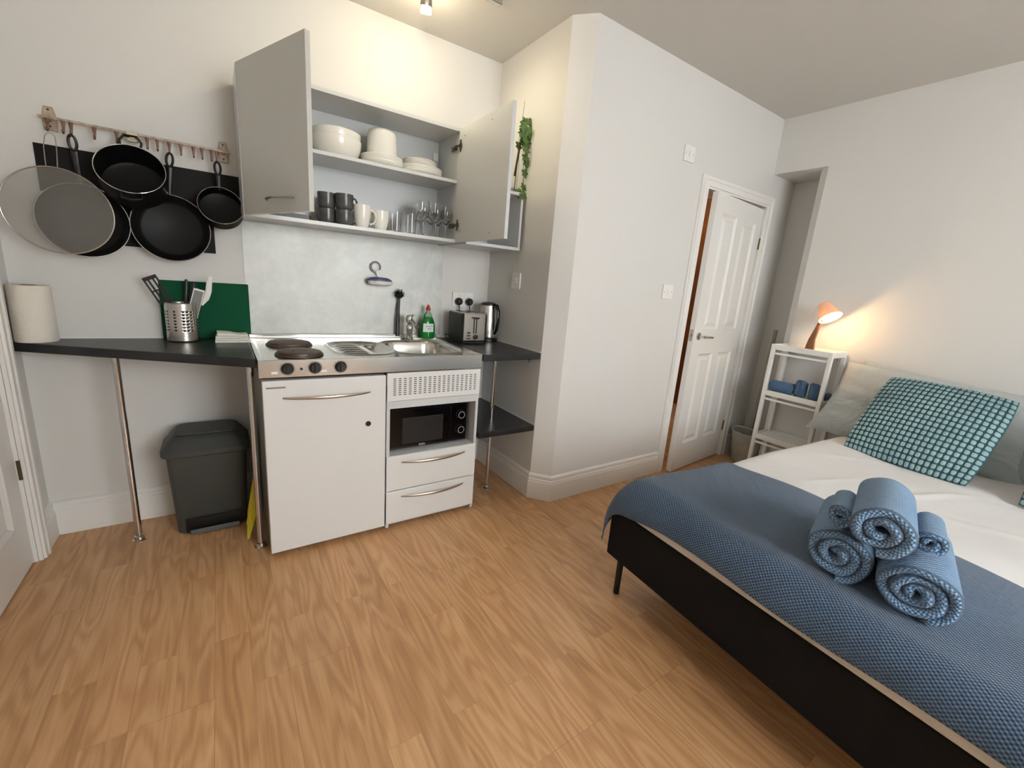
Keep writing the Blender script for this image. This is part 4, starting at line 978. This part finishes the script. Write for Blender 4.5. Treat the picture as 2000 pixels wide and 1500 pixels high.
# mop and bucket in the alcove
mp = thing('mop', 'grey mop pole leaning in the alcove beside the shelf unit', 'mop', (3.30, -.30, .1))
m = M().cyl((3.30, -.30, .12), (3.385, -.292, 1.055), .0125, n=14); obj('pole', m, polegrey, mp, smooth=True)
m = M(); m.ball((3.30, -.30, .11), .05, 16, (1, 1, .9)); obj('mop_head', m, clothw, mp, smooth=True)
bu = thing('bucket', 'pale grey plastic bucket on the floor beside the door', 'bucket', (3.33, -.29, 0))
m = M(); m.lathe([(0, .002), (.095, .002), (.098, .006), (.125, .235), (.130, .238), (.130, .246), (.121, .246), (.094, .01), (0, .008)], (3.33, -.285, 0), n=40); obj('tub', m, bucketm, bu, smooth=True, ang=50)
m = M(); m.tube([(3.33+.128*math.cos(a), -.285+.02*math.sin(a)*0+.128*0+.0, .243+.0) for a in (0, PI)], .001, 6) if False else None
m.tube([Vector((3.33, -.285, .24))+Vector((.0, .132*math.cos(a), 0))+Vector((-.06*math.sin(a), 0, .045*math.sin(a))) for a in [PI*k/14 for k in range(15)]], .0035, 8); obj('handle', m, plain('cream_handle', (214, 208, 190), .5), bu, smooth=True)

# ------------------------------------------------------------------ bed
BO = Vector((1.174, -.827, 0)); BU = Vector((.9971, -.0764, 0)); BV = Vector((-.0764, -.9971, 0))
BM = Matrix.Translation(BO) @ Matrix(((BU.x, BV.x, 0, 0), (BU.y, BV.y, 0, 0), (0, 0, -1, 0), (0, 0, 0, 1)))
def Wb(a, b, z): return BO+BU*a+BV*b+Vector((0, 0, z))
def bed_xf(m): m.v = [Wb(p.x, p.y, p.z) for p in m.v]; m.f = [f[::-1] for f in m.f]; return m
BW, BL = 1.42, 1.96
bd = thing('bed_frame', 'black fabric covered bed frame on thin black legs', 'bed', (BO.x, BO.y, 0))
obj('foot_panel', bed_xf(M().box(0, .045, 0, BW, .18, .392)), bedblack, bd, bevel=.006)
obj('side_rail', bed_xf(M().box(.046, BL, 0, .04, .18, .392)), bedblack, bd, bevel=.006)
obj('side_rail', bed_xf(M().box(.046, BL, BW-.04, BW, .18, .392)), bedblack, bd, bevel=.006)
obj('head_panel', bed_xf(M().box(BL-.03, BL+.0, .041, BW-.041, .18, .392)), bedblack, bd, bevel=.006)
for i in range(14): obj('slat', bed_xf(M().box(.10+i*.13, .16+i*.13, .041, BW-.041, .30, .315)), plain('birch_slats', (200, 175, 135), .6), bd)
for a, b in ((.045, .045), (.045, BW-.05), (BL-.06, .045), (BL-.06, BW-.05), (1.0, BW/2)):
    lm_ = M(); lm_.lathe([(.011, 0), (.0125, .001), (.0135, .182 if b != BW/2 else .30), ], (a, b, 0), n=16, cap0=True, cap1=True); obj('leg', bed_xf(lm_), blackp, bd, smooth=True)
mt = thing('mattress', 'cream mattress in the black bed frame with its edge showing below the blanket', 'mattress', Wb(1, .7, .32))
obj('core', bed_xf(M().prism(rr_poly(.05, BL-.035, .045, BW-.045, .06), .318, .395).prism(rr_poly(-.005, BL, .006, BW-.006, .06), .394, .432).prism(rr_poly(.022, BL-.02, .03, BW-.03, .06), .4325, .480)), mattm, mt, bevel=.006)
HT = .505
def prof(t, R):
    if t >= R*PI/2: return R+(t-R*PI/2), 0.
    if t >= 0: f = t/R; return R*(1-math.cos(f)), R*(1-math.sin(f))
    return 0., R-t
def hgt(a, b):
    h = .012*math.sin(a*3.1+.6)*math.sin(b*2.3+.4)+.006*math.sin(a*9+b*4)+.004*math.sin(b*13-a*5)
    return h
def cloth_surf(a0, a1, b0, b1, off, R, na, nb, hang_u, hang_v, uvs=1., crown=None, wr=0.):
    """a,b are cloth path lengths measured from the foot edge and near side edge"""
    m = M()
    def fn(s, t):
        tb = b0+(b1-b0)*t; sag = (.030*(1-sstep(0, .30, tb-.05))+.005*math.sin(tb*9+.5)) if off > 0 else 0
        ta = (a0-sag)+(a1-a0+sag)*s
        wob = 0
        ua, da = prof(ta, R); 
        if tb < (BW*.5): vb, db = prof(tb, R)
        else:
            vb2, db = prof((BW+R*PI-2*R)-tb, R); vb = BW-vb2
        fade = sstep(0, .18, ta)*sstep(0, .18, min(tb, BW+R*PI-2*R-tb))
        z = HT+off-(da+db)+hgt(ua, vb)*fade+ (crown(ua, vb) if crown else 0)
        # hanging parts sway out a little
        flare = (.012+.010*math.sin(tb*9))*sstep(.05, .2, db) ; flu = .004*math.sin(tb*11)*sstep(.03, .12, da)
        if wr: z += wr*math.sin(ua*23+vb*7)*math.sin(vb*17-ua*3)*fade
        return (ua-off-flu, vb-off-flare*(1 if tb < .5 else -1), z)
    m.grid(fn, na, nb, lambda s, t: ((a0+(a1-a0)*s), (b0+(b1-b0)*t)))
    return bed_xf(m)
R_b = .10
endb = BW+R_b*PI-2*R_b
crown = lambda u, v: .030*sstep(.5, 1.2, u)*(1-sstep(1.75, 1.95, u)) - .012*sstep(.62, .70, u)*0
def duvet_wr(u, v):
    w_ = 0
    for cx, cy, an, L_, am in ((1.15, .62, .4, .35, .010), (1.0, .80, 1.3, .3, .008), (.85, .35, .2, .4, .006), (1.2, .95, -.6, .3, .009), (.95, 1.1, .9, .35, .007), (1.3, .25, .8, .3, .006)):
        d = (u-cx)*math.sin(an)-(v-cy)*math.cos(an); l_ = (u-cx)*math.cos(an)+(v-cy)*math.sin(an)
        w_ += am*math.exp(-(d/.012)**2)*math.exp(-(l_/(L_*.5))**2)
    return w_
dv_ = cloth_surf(.045, BL+.03, -.06, endb+.06, 0.0, R_b, 150, 130, 0, 0, crown=lambda u, v: crown(u, v)+duvet_wr(u, v)*sstep(.7, .8, u), wr=.002)
tag(obj('duvet', dv_, sheetm, smooth=True, ang=180, at=Wb(1, .7, .5), solid=.012), 'cream white duvet covering the mattress between blanket and pillows', 'duvet')
bl_ = M()
def hem_a(b):   # foot hem: hangs less beyond the corner
    return -.004+.006*math.sin(b*7)
bl_ = cloth_surf(.0015, .705, -.075, endb+.1, .016, R_b, 110, 260, 0, 0)
# blanket local tuning: rolled hem at the head side edge
tag(obj('blue_throw_blanket', bl_, blanketm, smooth=True, ang=180, at=Wb(.3, .7, .5), solid=.006), 'dark blue woven throw blanket across the foot of the bed', 'blanket')

# rolled towels on the bed
gt = 'rolled towels piled on the blue blanket'
axd = BU*.947-BV*.32
rolled('rolled_bath_towel', 'large rolled blue towel at the lower left of the pile on the bed', towelm, Wb(.115, .715, HT+.091), axd, .33, .084, 2.6, .026, rot=.1, group=gt)
rolled('rolled_bath_towel', 'large flattened rolled blue towel at the lower right of the pile, nearest the camera', towelm, Wb(.130, .880, HT+.086), axd, .34, .084, 2.8, .023, sx=1.08, sy=.93, rot=-.25, group=gt)
rolled('rolled_bath_towel', 'large rolled blue towel resting on top in the middle of the pile', towelm, Wb(.060, .803, HT+.226), axd, .29, .073, 2.2, .025, sx=1.04, sy=.95, rot=.2, group=gt)
rolled('rolled_face_cloth', 'small rolled blue cloth at the upper left of the towel pile', towelm, Wb(.085, .712, HT+.213), axd, .15, .034, 1.8, .014, sx=1.1, rot=.5, group=gt)
rolled('rolled_face_cloth', 'small rolled blue cloth at the upper right of the towel pile', towelm, Wb(.175, .865, HT+.204), axd, .15, .036, 1.8, .014, sx=1.1, sy=.95, rot=-.4, group=gt)

# pillows
def pillow(name, label, mat, corners, thick, cat, group=None, nu=60, nv=44, cells=None, bulge=2.2, droop=0.):
    """corners BL, BR, TR, TL in world; front side bulges toward the viewer, back less"""
    bl, br, tr_, tl = [Vector(c) for c in corners]; nrm = (br-bl).cross(tl-bl).normalized()
    w_, h_ = (br-bl).length, (tl-bl).length
    m = M()
    def surf(side):
        def fn(s, t):
            # corners pinched outward, sides drawn in
            a, b = 2*s-1, 2*t-1
            pin = 1-.055*(1-b*b) if False else 1
            if cells: aa = a*(1.015-.05*abs(b)**3); bb = b*(1.015-.05*abs(a)**3)
            else: aa = a*(1-.065*(1-abs(b)**2.0)); bb = b*(1-.065*(1-abs(a)**2.0))
            S, T_ = (aa+1)/2, (bb+1)/2
            p = bl*(1-S)*(1-T_)+br*S*(1-T_)+tr_*S*T_+tl*(1-S)*T_
            e = (max(0, 1-abs(a)**bulge)**.6)*(max(0, 1-abs(b)**bulge)**.6)
            d = thick*e*(1 if side > 0 else .55)
            if cells:
                fx = (s*cells[0]) % 1-.5; fy = (t*cells[1]) % 1-.5
                d += side*.0075*max(0, 1-(abs(fx)*2)**3-(abs(fy)*2)**3)**.5 if side > 0 else 0
            elif side > 0:
                d += .009*math.sin(9*s+5*t)*e+.008*math.sin(15*t-6*s+1)*e+.005*math.sin(26*s+9*t)*e+.004*math.sin(34*t+14*s)*e
            return p+nrm*d*side
        return fn
    f1 = surf(1); f2 = surf(-1)
    uvf = (lambda s, t: (s*cells[0], t*cells[1])) if cells else (lambda s, t: (s*w_, t*h_))
    m.grid(f1, nu, nv, uvf)
    o = len(m.v); m.grid(f2, nu, nv, uvf); k = (nu)*(nv)
    m.f = m.f[:k]+[f[::-1] for f in m.f[k:]]
    x = obj(name, m, mat, None, smooth=True, ang=180, at=(bl+br)/2); tag(x, label, cat, group)
    return x
pillow('pillow', 'pale grey blue pillow leaning on the wall behind the tufted cushion', pillowm, [Wb(1.70, -.145, .517), Wb(1.73, .765, .515), Wb(2.02, .73, .900), Wb(1.965, -.11, .935)], .105, 'pillow', 'pillows at the head of the bed')
pillow('pillow', 'pale grey pillow at the right edge beyond the tufted cushion', pillowm, [Wb(1.76, .655, .515), Wb(1.72, 1.38, .515), Wb(1.98, 1.38, .89), Wb(2.04, .64, .892)], .10, 'pillow', 'pillows at the head of the bed')
pillow('back_pillow', 'pale pillow edge showing behind the left pillow against the wall', pillowm, [Wb(1.86, -.05, .53), Wb(1.90, .64, .52), Wb(2.035, .64, .90), Wb(2.03, -.06, .958)], .05, 'pillow', 'pillows at the head of the bed')
pillow('tufted_cushion', 'square teal cushion covered in pale round tufts, leaning on the pillows', cushm, [Wb(1.462, .155, .530), Wb(1.432, .655, .527), Wb(1.748, .672, .905), Wb(1.765, .178, .915)], .062, 'cushion', 'tufted cushions', nu=22*6, nv=18*6, cells=(22, 18))
pillow('tufted_cushion', 'teal tufted cushion just entering the frame at the right edge', cushm, [Wb(1.40, .80, .530), Wb(1.40, 1.30, .527), Wb(1.66, 1.31, .925), Wb(1.69, .83, .915)], .062, 'cushion', 'tufted cushions', nu=22*6, nv=18*6, cells=(22, 18))
